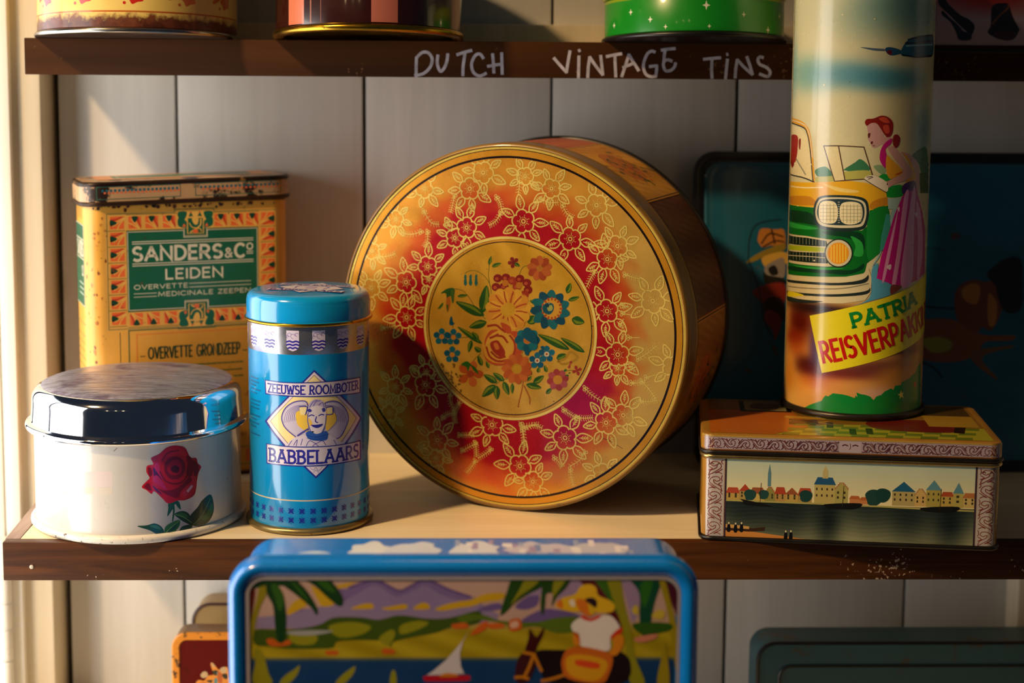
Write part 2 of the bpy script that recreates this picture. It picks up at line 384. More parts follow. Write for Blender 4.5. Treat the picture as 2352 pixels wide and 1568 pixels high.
GLYPH = {
 'A': (0.72, [[(0, 0), (0.36, 1)], [(0.36, 1), (0.72, 0)], [(0.13, 0.34), (0.59, 0.34)]]),
 'B': (0.55, [[(0.02, 0), (0.02, 1)], [(0.02, 1), (0.25, 1)] + _arc(0.25, 0.765, 0.24, 0.235, 80, -90, 7) + [(0.02, 0.53)], [(0.02, 0.53), (0.28, 0.53)] + _arc(0.28, 0.265, 0.27, 0.265, 80, -90, 7) + [(0.02, 0.0)]]),
 'C': (0.66, [_arc(0.38, 0.5, 0.38, 0.5, 48, 312, 16)]),
 'D': (0.62, [[(0.02, 0), (0.02, 1), (0.22, 1)] + _arc(0.22, 0.5, 0.4, 0.5, 80, -90, 12) + [(0.02, 0)]]),
 'E': (0.48, [[(0.48, 0), (0.02, 0), (0.02, 1), (0.48, 1)], [(0.02, 0.52), (0.42, 0.52)]]),
 'G': (0.68, [_arc(0.38, 0.5, 0.38, 0.5, 48, 340, 16) + [(0.68, 0.42), (0.44, 0.42)]]),
 'I': (0.06, [[(0.03, 0), (0.03, 1)]]),
 'J': (0.4, [[(0.38, 1), (0.38, 0.25)] + _arc(0.19, 0.22, 0.19, 0.22, 0, -170, 7)]),
 'K': (0.6, [[(0.02, 0), (0.02, 1)], [(0.58, 1), (0.04, 0.42)], [(0.2, 0.58), (0.6, 0)]]),
 'L': (0.46, [[(0.02, 1), (0.02, 0), (0.46, 0)]]),
 'M': (0.8, [[(0.02, 0), (0.08, 1), (0.4, 0.15), (0.72, 1), (0.78, 0)]]),
 'N': (0.66, [[(0.02, 0), (0.02, 1), (0.64, 0), (0.64, 1)]]),
 'O': (0.78, [_oval(0.78)]),
 'P': (0.52, [[(0.02, 0), (0.02, 1), (0.26, 1)] + _arc(0.26, 0.72, 0.26, 0.28, 80, -90, 8) + [(0.02, 0.44)]]),
 'R': (0.58, [[(0.02, 0), (0.02, 1), (0.26, 1)] + _arc(0.26, 0.74, 0.26, 0.26, 80, -90, 8) + [(0.02, 0.48)], [(0.24, 0.48), (0.57, 0)]]),
 'S': (0.52, [_arc(0.27, 0.755, 0.24, 0.245, 35, 270, 10) + _arc(0.26, 0.26, 0.26, 0.25, 88, -140, 10)]),
 'T': (0.58, [[(0, 1), (0.58, 1)], [(0.29, 1), (0.29, 0)]]),
 'U': (0.62, [[(0.02, 1), (0.02, 0.3)] + _arc(0.31, 0.3, 0.29, 0.3, 180, 360, 10) + [(0.6, 1)]]),
 'V': (0.68, [[(0, 1), (0.34, 0)], [(0.34, 0), (0.68, 1)]]),
 'W': (0.95, [[(0, 1), (0.24, 0)], [(0.24, 0), (0.475, 0.9)], [(0.475, 0.9), (0.71, 0)], [(0.71, 0), (0.95, 1)]]),
 'Z': (0.56, [[(0.02, 1), (0.54, 1), (0.02, 0), (0.56, 0)]]),
 '&': (0.66, [[(0.64, 0.0), (0.15, 0.72)] + _arc(0.3, 0.8, 0.17, 0.2, 190, -30, 8) + [(0.1, 0.38)] + _arc(0.26, 0.22, 0.22, 0.22, 130, 330, 8) + [(0.64, 0.5)]]),
 '-': (0.3, [[(0, 0.42), (0.3, 0.42)]]),
}
def art(pr, ops):
    """ops: strings 'F colour pts' (polygon), 'S colour pts' (smooth outline), 'L colour width pts' (smooth line), 'K colour width pts' (straight line); units 0.05 mm"""
    for op in ops.split('\n'):
        t = op.split()
        if not t: continue
        k, col = t[0], lin(t[1]); a = 2
        if k in 'LK': wd = float(t[2]) * 5e-5; a = 3
        n = [int(q) * 5e-5 for q in t[a].split(',')]; pts = list(zip(n[::2], n[1::2]))
        if k == 'F': pr.fill(pts, col)
        elif k == 'S': pr.fill(pts, col, True)
        elif k == 'L': pr.stroke(pts, wd, col, smooth=True)
        elif k == 'K': pr.stroke(pts, wd, col)

ART = {
 'chalk': '''L #c4bfca 40 -730,-217,-734,-342,-733,-466
L #c4bfca 40 -726,-214,-656,-150,-577,-154,-527,-231,-554,-340,-640,-422,-749,-448
N
L #c4bfca 40 -452,-184,-460,-293,-421,-389,-374,-355,-335,-261,-324,-168
N
L #c4bfca 40 -202,-175,-108,-143,-15,-119
L #c4bfca 40 -101,-166,-123,-322,-126,-443
N
L #c4bfca 40 139,-219,95,-164,33,-184,-14,-290,10,-399,89,-448,175,-413
N
L #c4bfca 40 259,-163,271,-288,277,-404
L #c4bfca 40 198,-322,284,-306,372,-292
L #c4bfca 40 377,-149,382,-300,386,-421
N
L #c4bfca 40 1060,-211,1142,-303,1224,-391
L #c4bfca 40 1224,-391,1243,-260,1267,-117
N
L #c4bfca 40 1384,-183,1383,-326,1381,-461
L #c4bfca 40 1382,-113,1395,-106
N
L #c4bfca 40 1503,-456,1508,-325,1526,-194
L #c4bfca 40 1526,-194,1607,-308,1699,-421
L #c4bfca 40 1699,-421,1683,-290,1668,-173
N
L #c4bfca 40 1746,-184,1842,-163,1939,-146
L #c4bfca 40 1854,-168,1860,-306,1869,-444
N
L #c4bfca 40 1948,-440,1997,-288,2037,-157
L #c4bfca 40 2037,-157,2098,-254,2167,-362
L #c4bfca 40 1963,-325,2031,-296,2107,-267
N
L #c4bfca 40 2375,-121,2333,-109,2274,-152,2229,-286,2258,-404,2330,-440,2393,-433
L #c4bfca 40 2393,-433,2402,-361,2404,-298
L #c4bfca 40 2404,-298,2311,-309
N
L #c4bfca 40 2463,-96,2544,-82,2637,-73
L #c4bfca 40 2507,-108,2498,-183,2496,-237
L #c4bfca 40 2496,-237,2547,-220,2598,-236
L #c4bfca 40 2496,-237,2490,-293,2519,-360,2583,-359,2633,-317,2649,-263
N
L #c4bfca 40 3018,-210,3123,-199,3234,-188
L #c4bfca 40 3127,-199,3123,-330,3132,-453
N
L #c4bfca 40 3328,-211,3317,-346,3308,-460
L #c4bfca 40 3319,-145,3328,-142
N
L #c4bfca 40 3435,-446,3441,-328,3457,-213
L #c4bfca 40 3457,-213,3551,-310,3659,-402
L #c4bfca 40 3659,-402,3627,-293,3582,-175
N
L #c4bfca 40 3794,-182,3752,-174,3727,-211,3754,-270,3840,-308,3893,-367,3864,-429,3757,-396''',
 'white': '''F #d6cac8 -539,844,-44,874,-48,689,-258,676,-440,662,-545,657
F #d4ccbf -450,661,-258,676,-299,586,-431,585
F #d4ccbf -221,591,-191,674,-52,683,-50,592
L #b09888 12 -716,581,-651,565
L #b09888 12 67,1197,-24,1114
S #1f5a34 660,436,666,341,647,241,632,233,643,345,641,430
S #123f2a 662,314,759,336,839,294,883,210,899,131,796,188,718,249
S #123f2a 1171,454,1217,271,1152,152,1031,103,899,131,854,193,869,269,967,345,1036,417
S #2a6a30 965,194,1092,243,1182,356,1195,257,1115,170
S #2a6a30 681,305,759,317,838,256,777,248
S #1a4a3a 225,212,331,215,430,230,510,174,536,92,454,96,366,152
S #1a4a3a 719,92,756,148,857,152,888,114,795,103
S #2e6a24 542,91,547,170,622,216,722,233,721,163,658,98,582,79
S #1a4a28 573,100,621,169,698,214,668,134
S #33735a 367,208,456,203,501,147,420,175
L #6a9a50 10 899,140,1033,236,1157,410
L #6a9a50 10 671,307,777,258,878,173
L #6a9a50 10 545,95,621,160,714,221
S #1d5a44 593,474,674,481,725,445,740,358,701,393,673,434,644,382,577,297,588,390
S #c4101e 714,1131,812,1089,875,967,956,944,977,878,1025,827,986,759,962,669,949,576,916,498,801,461,703,471,589,452,516,526,428,617,395,587,339,639,286,680,350,750,377,782,343,853,353,926,424,939,399,1016,489,1054,563,1112,629,1136
S #d81c2c 471,1019,581,1101,714,1103,801,1053,840,954,770,1002,655,1017,543,993,496,905
S #d81c2c 745,649,888,739,951,671,906,528,801,480,742,518
S #80081a 579,970,674,1006,770,955,808,846,746,743,631,740,558,824,550,908
S #80081a 820,994,892,955,921,827,867,723,817,788,839,897
S #80081a 464,647,573,607,725,633,846,727,887,682,763,590,703,505,572,561
S #b41024 606,930,692,966,759,900,747,799,651,784,586,848
S #58061a 624,872,691,901,729,858,708,805,651,822
S #c01a30 653,915,720,925,744,865,691,897
S #5a1456 418,903,476,832,520,735,475,739,431,790
S #5a1456 407,690,464,638,517,567,446,621
S #c22468 412,764,474,684,573,620,520,735,458,806
S #c22468 433,911,479,962,504,848,529,752,476,823
S #d8304a 773,569,865,629,918,639,864,554,792,501
L #f0b0b8 32 833,563,865,592,890,616
S #7a0818 912,923,977,864,986,778,930,731
S #7a0818 361,898,397,895,410,820,377,800
S #7a0818 313,679,367,721,395,626
L #7a0818 14 495,849,557,731,668,679,785,699,848,802
L #7a0818 14 524,976,599,1061,732,1072''',
 'babb': '''F #26309c 137,2007,830,1337,149,692,-511,1353
F #dcd6e6 137,1981,788,1345,149,721,-475,1358
F #8a6a70 136,1947,722,1358,150,768,-426,1364
F #efe0a0 136,1938,708,1361,150,777,-415,1366
F #dcd6e6 149,721,10,871,299,856
L #8a84c0 6 77,832,118,798,150,829,182,784,225,828
L #8a84c0 6 118,765,150,796,181,762
S #cac4de 65,1559,30,1633,-97,1623,-207,1547,-259,1436,-239,1340,-176,1269,-79,1198,37,1221,163,1195,270,1209,348,1148,454,1167,530,1265,580,1387,511,1528,396,1611,273,1607,251,1545
L #8880b8 6 -232,1362,-197,1494,-87,1574,40,1586
L #8880b8 6 552,1326,511,1463,384,1554,262,1576
L #8880b8 6 -206,1370,-176,1492,-75,1567,39,1577
L #8880b8 6 522,1336,487,1463,371,1549,263,1568
L #8880b8 6 -181,1377,-155,1491,-63,1561,37,1569
L #8880b8 6 493,1346,463,1464,358,1543,264,1560
L #8880b8 6 -156,1383,-134,1489,-51,1554,36,1561
L #8880b8 6 465,1355,440,1464,346,1538,266,1552
L #8880b8 6 -131,1390,-114,1487,-39,1548,35,1553
L #8880b8 6 438,1364,418,1464,333,1532,267,1543
L #8880b8 6 -107,1396,-94,1485,-27,1541,33,1545
L #8880b8 6 411,1373,396,1464,320,1527,268,1535
L #8880b8 6 -83,1402,-74,1483,-15,1535,32,1537
L #8880b8 6 385,1382,374,1464,308,1521,269,1527
L #8880b8 6 -59,1408,-54,1481,-4,1528,31,1529
L #8880b8 6 359,1390,353,1463,295,1516,271,1519
L #8880b8 6 -35,1414,-34,1478,8,1521,29,1521
L #8880b8 6 333,1398,331,1463,283,1510,272,1511
S #ecc84a -76,1499,39,1500,59,1274,-4,1296,-67,1360
S #ecc84a 276,1510,372,1480,407,1390,349,1310,275,1274
L #5048a8 12 65,1559,30,1633,-97,1623,-207,1547,-259,1436,-239,1340,-176,1269,-68,1188
L #5048a8 12 251,1545,273,1607,396,1611,511,1528,580,1387,530,1265,454,1167,348,1148
S #d4cee2 -200,1095,-111,1186,38,1231,163,1206,292,1218,406,1152,491,1086,490,1042,-201,1074
L #4a44a4 8 -112,1100,-68,1166,-80,1090
L #4a44a4 8 -26,1102,-5,1178
L #4a44a4 8 405,1076,371,1145
L #4a44a4 8 37,1091,79,1155,152,1120,227,1148,270,1091
L #4a44a4 8 -178,1086,-133,1153
L #4a44a4 8 99,1068,146,1114,194,1064
S #ded8e6 56,1500,82,1563,166,1593,261,1555,276,1457,260,1340,216,1246,153,1221,96,1252,63,1349
S #bcb4d8 65,1521,71,1596,114,1644,170,1655,230,1632,262,1576,268,1511,229,1557,166,1578,103,1563
L #5a54ac 8 82,1563,124,1626,170,1642
L #5a54ac 8 124,1573,155,1625,208,1633
L #5a54ac 8 187,1581,229,1611,251,1555
F #efe0a0 -40,1564,50,1564,29,1468,-28,1468
F #efe0a0 277,1553,357,1546,350,1465,294,1462
L #3a3aa4 10 -40,1564,50,1564,29,1468
L #3a3aa4 10 276,1463,356,1464,357,1546,277,1543
S #f0c850 64,1424,97,1402,112,1348,80,1338
S #3434a0 50,1521,82,1542,106,1516,81,1499
S #3434a0 225,1536,255,1544,268,1507,237,1496
L #3030a0 13 70,1452,102,1466,133,1455
L #3030a0 13 186,1452,218,1467,250,1459
L #3030a0 13 160,1443,147,1390,175,1371
L #3030a0 13 101,1344,132,1321,174,1313,217,1332,232,1350
S #2a2a9c 105,1344,164,1346,228,1351,196,1314,143,1312
L #6a64b4 10 65,1499,56,1414,70,1328,100,1245
L #6a64b4 10 276,1457,262,1339,219,1246
S #2c58b4 33,1246,80,1274,153,1234,227,1252,275,1263,297,1218,274,1155,163,1152,69,1177
L #1c3a90 6 37,1221,153,1196,288,1219
L #1c3a90 6 48,1188,163,1169,281,1187
L #4a44a4 18 -64,1216,-4,1259,63,1300
F #26309c -503,1859,-286,1856,-74,1858,119,1862,318,1863,534,1862,804,1848,798,1650,533,1669,317,1679,118,1682,-75,1685,-287,1687,-494,1684
F #dcd6e6 -484,1849,-275,1844,-69,1846,119,1849,313,1851,522,1850,778,1839,773,1668,521,1684,312,1692,118,1695,-70,1698,-277,1700,-475,1699
F #26309c -490,1087,-294,1086,-80,1086,120,1085,314,1080,529,1078,803,1065,801,828,528,843,312,844,119,843,-82,844,-296,843,-488,840
F #dcd6e6 -472,1077,-283,1074,-75,1073,120,1072,309,1068,518,1067,777,1058,776,847,517,858,307,858,119,856,-77,857,-285,857,-469,855''',
 'navy': '''S #b8742c -1842,3274,-1790,3391,-1602,3380,-1473,3369,-1474,3123,-1650,3158,-1768,3122,-1838,3204
L #2a1408 24 -1791,3180,-1673,3322,-1485,3276
L #2a1408 24 -1768,3134,-1603,3216,-1474,3205
L #2a1408 24 -1649,3380,-1603,3181
S #8a7420 -2015,2911,-1886,3016,-1698,3111,-1474,3182,-1475,3088,-1698,3029,-1886,2934
S #caa040 -1792,2970,-1651,3041,-1475,3065,-1475,2971,-1604,2947,-1722,2842
S #caa040 -1439,3065,-1510,2948,-1417,2901
S #8a8078 -1746,2853,-1604,2947,-1475,2971,-1476,2714,-1652,2713,-1734,2760
S #14100c -1699,2830,-1605,2877,-1558,2760,-1652,2737
S #14100c -1769,2783,-1699,2737,-1477,2691,-1477,2597,-1723,2596
S #7a1c0c -1923,2502,-1770,2596,-1477,2621,-1478,2340,-1655,2247,-1795,2363
S #2a0c08 -1724,2410,-1560,2434,-1478,2340,-1480,2107,-1655,2153,-1772,2269
S #7a2410 -1725,2246,-1561,2200,-1515,2061,-1610,1827,-1644,1967,-1749,2106
L #08202c 16 -1980,2969,-1955,3273,-1837,3461,-1508,3522
L #08202c 16 -1980,2969,-1887,2712,-1818,2479,-1772,2130,-1656,1897''',
 'navyb': '''S #6a3a12 935,2489,1030,2630,1220,2690,1385,2655,1551,2726,1644,2562,1593,2258,1448,1977,1307,2023,1211,1882,1024,1999,932,2232
S #100a08 1386,2749,1482,2867,1649,2985,1862,2986,1905,2610,1853,2259,1640,2234,1548,2421,1503,2609
S #a87028 1029,2537,1172,2631,1290,2584,1240,2350,1075,2396
S #a87028 1407,2491,1523,2351,1496,2070,1402,2070
S #7a4414 412,2067,648,2138,931,2115,1118,1976,1400,1906,1754,1907,1730,1837,1352,1813,1256,1672,1043,1555,689,1531,408,1623
S #8a8a24 457,1833,693,1881,880,1811,832,1695,596,1671
S #6a4a1c 1209,1696,1516,1743,1752,1767,1728,1732,1515,1685,1302,1579,1511,1323,1464,1312,1160,1556
L #081018 24 454,1530,641,1438,734,1321
L #081018 24 532,2301,932,2279''',
 'navyc': '''L #0a2836 14 540,3121,658,3126,799,3087''',
 'redtin': '''S #e8902c -551,1031,-527,1041,-490,1001,-435,938,-368,972,-321,972,-304,864,-307,618,-740,619,-752,757,-709,796,-644,786,-586,855,-511,874,-538,962
S #caa878 -690,865,-651,914,-600,904,-596,845,-662,825
S #caa878 -425,952,-359,981,-331,913,-398,893
S #caa878 -546,1026,-523,1036,-490,992,-509,972
S #1a1a0c -529,923,-463,933,-435,874,-501,864
S #1a1a0c -398,874,-332,883,-323,815,-370,815
S #1a1a0c -615,786,-531,795,-550,756
S #4a8a8a -502,815,-465,815,-465,748,-503,748
S #4a8a8a -473,903,-445,893,-455,835
S #c05a1c -454,913,-398,874,-399,756,-456,776
S #c05a1c -710,747,-625,756,-626,697,-701,698''',
 'mauve': '''S #1c1008 -1071,721,-1004,702,-940,622,-791,492,-687,443,-613,383,-590,333,-608,262,-632,231,-690,271,-786,351,-935,491,-1073,621
S #161410 -1018,541,-933,461,-849,391,-785,331,-742,281,-679,261,-627,232,-645,166,-788,165,-833,260,-910,391,-1032,490
S #2a160a -375,591,-326,637,-244,648,-172,643,-140,609,-116,528,-70,428,-4,317,-3,287,-80,175,-244,174,-412,258,-380,345,-381,486
S #4a1a0a -340,254,-188,286,-43,266,-91,180,-234,179
L #7a4a1a 24 -361,375,-278,476,-169,578,-156,629''',
 'bouquet': '''L #4a5a18 7 -601,662,-522,704,-427,701,-316,634,-252,534,-236,432
L #4a5a18 7 -728,462,-616,439,-520,341,-440,212
L #4a5a18 7 -262,813,-269,739,-277,665,-252,519
L #4a5a18 7 259,811,198,793,159,747,137,680
L #4a5a18 7 -448,182,-360,143,-313,101
L #4a5a18 7 -645,-160,-518,-143,-438,-175,-358,-214
L #4a5a18 7 -484,-477,-453,-415,-373,-342
L #4a5a18 7 -165,-722,-103,-672,-9,-635
L #4a5a18 7 733,-489,809,-468,885,-462
L #4a5a18 7 -758,42,-758,-33
L #a8541c 16 203,-648,180,-783,150,-905,135,-988
L #a8541c 16 211,-707,258,-792,290,-864,291,-938
S #2c5a1c -329,145,-419,243,-580,294,-719,299,-623,210,-472,138
S #7a8a1c -368,160,-465,245,-608,286,-699,291,-521,227
S #2c5a1c -353,180,-271,281,-263,422,-299,531,-368,430,-402,291
S #7a8a1c -347,215,-282,317,-280,441,-302,514,-319,355
S #2c5a1c -297,65,-383,88,-475,45,-534,-18,-450,-31,-352,-7
S #7a8a1c -320,57,-403,68,-482,27,-522,-13,-417,29
S #2c5a1c -695,367,-650,354,-593,367,-552,391,-597,400,-655,395
S #7a8a1c -681,370,-636,361,-586,375,-559,389,-623,377
S #2c5a1c -357,-498,-344,-446,-372,-396,-413,-367,-420,-417,-403,-472
S #7a8a1c -362,-485,-357,-436,-384,-394,-410,-374,-382,-431
S #2c5a1c -261,-520,-253,-485,-273,-452,-302,-434,-306,-468,-294,-504
S #7a8a1c -265,-512,-262,-479,-281,-451,-300,-438,-279,-476
S #2c5a1c -358,-214,-439,-128,-577,-56,-694,-21,-609,-102,-478,-185
S #7a8a1c -392,-195,-477,-116,-600,-55,-677,-30,-524,-115
S #2c5a1c -406,-165,-408,-117,-448,-85,-494,-75,-487,-119,-457,-159
S #7a8a1c -415,-156,-423,-113,-460,-87,-490,-79,-448,-118
S #2c5a1c -501,-180,-544,-223,-554,-288,-541,-339,-504,-295,-482,-232
S #7a8a1c -505,-196,-540,-240,-546,-297,-539,-331,-524,-259
S #2c5a1c -374,-320,-379,-276,-419,-260,-461,-266,-451,-305,-420,-332
S #7a8a1c -382,-314,-393,-277,-429,-266,-457,-269,-415,-290
S #2c5a1c -150,-698,-182,-634,-259,-605,-332,-608,-296,-665,-227,-709
S #7a8a1c -168,-689,-206,-634,-275,-612,-323,-613,-239,-650
S #2c5a1c -55,-668,-78,-610,-143,-579,-206,-576,-178,-628,-123,-671
S #7a8a1c -70,-659,-99,-609,-157,-584,-198,-581,-128,-619
S #2c5a1c -173,-730,-263,-744,-328,-817,-354,-895,-271,-874,-192,-815
S #7a8a1c -191,-747,-272,-769,-327,-836,-345,-886,-267,-809
S #2c5a1c -157,-736,-199,-795,-186,-866,-148,-915,-116,-857,-111,-785
S #7a8a1c -156,-754,-187,-812,-173,-873,-149,-906,-157,-826
S #2c5a1c -63,-677,-80,-743,-43,-806,9,-842,17,-779,-4,-709
S #7a8a1c -56,-693,-63,-756,-28,-809,5,-834,-31,-761
S #2c5a1c 55,-690,30,-732,35,-785,56,-823,75,-782,80,-728
S #7a8a1c 55,-703,36,-745,43,-791,56,-817,53,-757
S #2c5a1c 242,-689,294,-736,376,-740,444,-718,390,-679,311,-660
S #7a8a1c 262,-692,316,-729,389,-730,434,-716,342,-707
S #2c5a1c 335,-667,400,-664,451,-616,473,-560,413,-569,352,-606
S #7a8a1c 349,-656,408,-646,450,-602,466,-566,406,-617
S #2c5a1c 257,-644,290,-637,308,-609,311,-580,281,-589,257,-612
S #7a8a1c 262,-637,291,-628,306,-602,308,-583,286,-613
S #2c5a1c 506,-786,549,-780,575,-744,582,-706,544,-717,509,-745
S #7a8a1c 514,-778,551,-767,573,-735,578,-710,546,-748
S #2c5a1c 395,-529,424,-510,425,-479,410,-454,386,-475,376,-504
S #7a8a1c 397,-522,419,-501,419,-475,409,-458,405,-492
S #2c5a1c 511,-513,525,-478,507,-446,479,-427,470,-460,478,-497
S #7a8a1c 508,-504,516,-472,499,-444,481,-431,497,-469
S #2c5a1c 806,-205,702,-113,532,-58,391,-44,499,-128,661,-201
S #7a8a1c 764,-189,656,-108,505,-63,412,-52,601,-120
S #2c5a1c 1003,-227,929,-146,800,-88,690,-67,768,-143,889,-213
S #7a8a1c 972,-211,893,-138,778,-91,706,-75,849,-144
S #2c5a1c 767,491,815,521,825,576,811,623,770,591,745,539
S #7a8a1c 771,504,810,537,817,586,809,617,792,556
S #2c5a1c 783,404,835,396,890,421,926,457,876,460,818,444
S #7a8a1c 797,410,847,407,895,431,919,454,856,428
S #2c5a1c 831,175,868,114,937,111,998,143,959,193,895,217
S #7a8a1c 848,172,888,124,950,125,990,144,913,154
S #2c5a1c 357,232,351,276,313,292,272,286,282,248,312,221
S #7a8a1c 349,238,338,274,303,286,276,283,316,262
S #2c5a1c 433,325,399,370,335,384,279,374,315,335,375,309
S #7a8a1c 418,330,381,367,324,377,286,372,357,352
S #2c5a1c -230,771,-184,764,-136,789,-105,821,-150,823,-202,807
S #7a8a1c -218,776,-173,775,-132,798,-112,819,-167,794
S #2c5a1c -270,791,-239,820,-231,866,-239,903,-265,872,-282,829
S #7a8a1c -266,802,-241,832,-236,873,-240,897,-252,846
S #2c5a1c 639,-334,694,-347,739,-313,761,-267,710,-261,658,-281
S #7a8a1c 652,-328,702,-332,740,-300,755,-270,702,-304
S #2c5a1c 266,80,339,81,360,131,342,188,279,180,238,143
S #7a8a1c 274,91,334,100,348,145,338,182,309,131
L #b88a24 28 655,-363,746,-326,821,-233,913,-299,823,-365,717,-395,655,-363
S #2a6a5a -601,640,-575,649,-572,582,-565,538,-587,507,-610,536,-604,588
S #2a6a5a -531,644,-506,653,-502,586,-495,542,-518,511,-540,540,-534,592
S #2a6a5a -455,648,-430,657,-426,591,-419,547,-441,516,-464,544,-458,596
S #2f5a20 -928,391,-840,456,-744,469,-735,402,-767,281,-791,369,-839,306,-856,395
S #c06a20 -840,336,-799,354,-791,250,-831,157,-855,246
S #4a6a20 -792,429,-744,446,-743,312,-767,281
S #4a6a20 -968,194,-904,273,-888,259,-920,204
S #4a6a20 -847,246,-831,157,-820,248
S #8a2418 62,851,78,888,107,893,122,877,114,850,73,840
S #8a2418 45,845,13,869,19,896,40,905,65,891,61,852
S #8a2418 46,828,10,805,-15,818,-17,839,6,857,44,843
S #8a2418 63,824,73,786,51,766,30,770,19,796,47,826
S #8a2418 73,838,115,837,127,812,116,794,86,791,65,824
S #7a2a14 80,838,72,822,53,817,38,827,38,845,53,857,72,854
S #2c5a1c 74,831,83,801,114,790,144,793,132,819,106,837
S #7a8a1c 81,827,93,802,120,794,140,795,107,810
S #c06024 428,802,501,854,559,836,567,798,520,757,434,774
S #a8441c 410,811,433,893,491,916,524,893,513,834,434,793
S #c06024 390,806,352,881,383,934,425,936,457,886,421,808
S #a8441c 377,790,296,823,285,880,317,907,376,890,401,810
S #c06024 378,771,291,745,243,781,250,820,309,844,383,800
S #a8441c 391,757,340,685,277,682,256,715,287,768,375,781
S #c06024 412,755,419,671,372,630,332,642,321,699,382,763
S #a8441c 429,766,492,709,481,650,442,634,394,670,400,754
S #c06024 436,785,524,781,556,731,535,696,473,693,420,758
S #b8741c 448,785,433,752,396,742,367,763,367,798,396,822,432,815
S #8a2014 -91,631,-114,589,-164,576,-205,602,-204,648,-164,679,-113,671
S #c0542a -138,623,-151,604,-176,603,-188,620,-176,639,-151,640
S #8a2014 18,645,-4,602,-55,589,-95,616,-95,662,-54,692,-4,684
S #c0542a -29,636,-41,618,-67,616,-79,634,-66,652,-41,653
S #a8381c 103,613,81,570,31,557,-9,584,-9,630,31,660,81,652
S #c0542a 57,604,44,586,19,584,7,602,20,620,44,621
S #8a2014 204,640,182,598,132,585,92,612,92,657,132,688,182,680
S #c0542a 157,632,145,613,120,612,108,629,120,648,145,649
S #8a2014 297,594,275,552,225,539,185,566,185,611,225,642,275,634
S #c0542a 251,586,238,567,214,566,201,583,214,602,238,603
S #8a2014 313,508,291,465,241,452,201,479,202,524,242,555,291,547
S #c0542a 267,499,254,481,230,479,217,496,230,515,255,516
S #a8381c 267,446,245,404,196,391,156,417,156,463,196,494,245,486
S #c0542a 221,438,209,419,184,418,171,435,184,454,209,455
S #8a2014 -114,520,-136,477,-187,464,-227,490,-227,537,-187,567,-136,559
S #c0542a -161,511,-174,492,-199,491,-211,508,-199,527,-173,528
S #8a2014 -5,533,-27,491,-77,478,-118,504,-118,550,-77,581,-27,573
S #c0542a -52,525,-64,506,-89,505,-102,522,-89,541,-64,542
S #a8381c 166,543,144,500,94,488,54,514,54,560,94,591,144,583
S #c0542a 119,535,107,516,82,515,70,532,82,550,107,551
S #c87820 -5,577,-22,544,-59,534,-88,555,-88,591,-58,615,-21,608
S #c87820 181,559,165,526,128,516,99,536,99,572,128,596,165,589
S #e8a830 46,272,183,352,283,315,290,248,200,183,51,222
S #e0942a 25,291,111,420,220,432,259,377,209,283,54,250
S #e8a830 -4,298,11,446,105,505,168,475,169,372,44,275
S #e0942a -33,291,-93,426,-36,518,37,520,88,431,21,293
S #e8a830 -57,272,-177,362,-171,466,-106,500,-15,446,-8,298
S #e0942a -69,246,-223,270,-269,362,-226,420,-116,414,-37,289
S #e8a830 -67,218,-220,170,-308,229,-297,298,-193,341,-59,269
S #e0942a -51,195,-167,86,-277,99,-301,162,-227,245,-69,242
S #e8a830 -26,182,-78,38,-184,0,-237,44,-211,147,-66,214
S #e0942a 4,182,27,36,-51,-43,-121,-29,-148,71,-48,192
S #e8a830 31,195,124,80,91,-22,21,-41,-53,33,-22,181
S #e0942a 50,218,190,160,210,59,155,12,52,42,8,183
S #e8a830 55,246,211,258,279,181,252,116,143,97,34,197
S #d8a024 86,245,51,173,-28,151,-92,196,-92,273,-28,324,51,311
L #b84a1c 18 97,274,152,303,234,330
L #b84a1c 18 69,312,106,360,167,420
L #b84a1c 18 25,334,33,390,60,470
L #b84a1c 18 -28,333,-49,385,-63,466
L #b84a1c 18 -75,311,-122,347,-173,410
L #b84a1c 18 -107,273,-169,284,-247,315
L #b84a1c 18 -117,226,-178,210,-265,202
L #b84a1c 18 -101,183,-149,143,-224,97
L #b84a1c 18 -64,152,-87,98,-133,25
L #b84a1c 18 -13,141,-7,86,-14,2
L #b84a1c 18 38,153,73,108,106,34
L #b84a1c 18 79,184,134,161,200,112
L #b84a1c 18 100,228,163,231,246,219
S #1f6a6a 559,298,673,393,774,394,793,347,720,276,573,263
S #174a5a 543,299,589,435,677,488,720,460,697,364,576,278
S #1f6a6a 530,292,492,426,539,515,593,514,626,424,570,291
S #174a5a 522,278,413,369,403,465,451,492,531,436,557,299
S #1f6a6a 523,264,377,281,313,354,339,400,441,397,542,299
S #174a5a 532,252,395,190,298,217,294,268,385,318,529,291
S #1f6a6a 546,248,462,126,362,98,330,137,381,225,522,277
S #174a5a 561,251,557,110,486,35,435,50,430,147,523,263
S #1f6a6a 572,262,648,145,629,48,577,34,517,110,533,252
S #174a5a 576,276,708,221,746,133,708,95,614,125,547,248
S #1f6a6a 571,290,717,313,800,262,789,211,689,187,562,252
S #d8902a 579,276,568,252,542,245,521,260,521,285,542,302,568,297
S #d89a2c 701,298,686,233,643,181,582,157,519,164,468,203,443,263,449,329,485,386,543,419,607,420,662,390,695,335
L #b04a14 24 678,296,705,298
L #b04a14 24 670,254,696,245
L #b04a14 24 648,216,667,198
L #b04a14 24 613,190,624,165
L #b04a14 24 573,179,573,151
L #b04a14 24 532,185,521,158
L #b04a14 24 496,207,477,186
L #b04a14 24 473,241,447,229
L #b04a14 24 464,283,437,281
L #b04a14 24 472,326,446,335
L #b04a14 24 495,363,475,382
L #b04a14 24 529,389,519,414
L #b04a14 24 570,400,570,428
L #b04a14 24 611,394,621,421
L #b04a14 24 646,373,665,393
L #b04a14 24 669,338,695,350
S #17565e 449,311,509,359,586,349,594,277,542,215,465,239
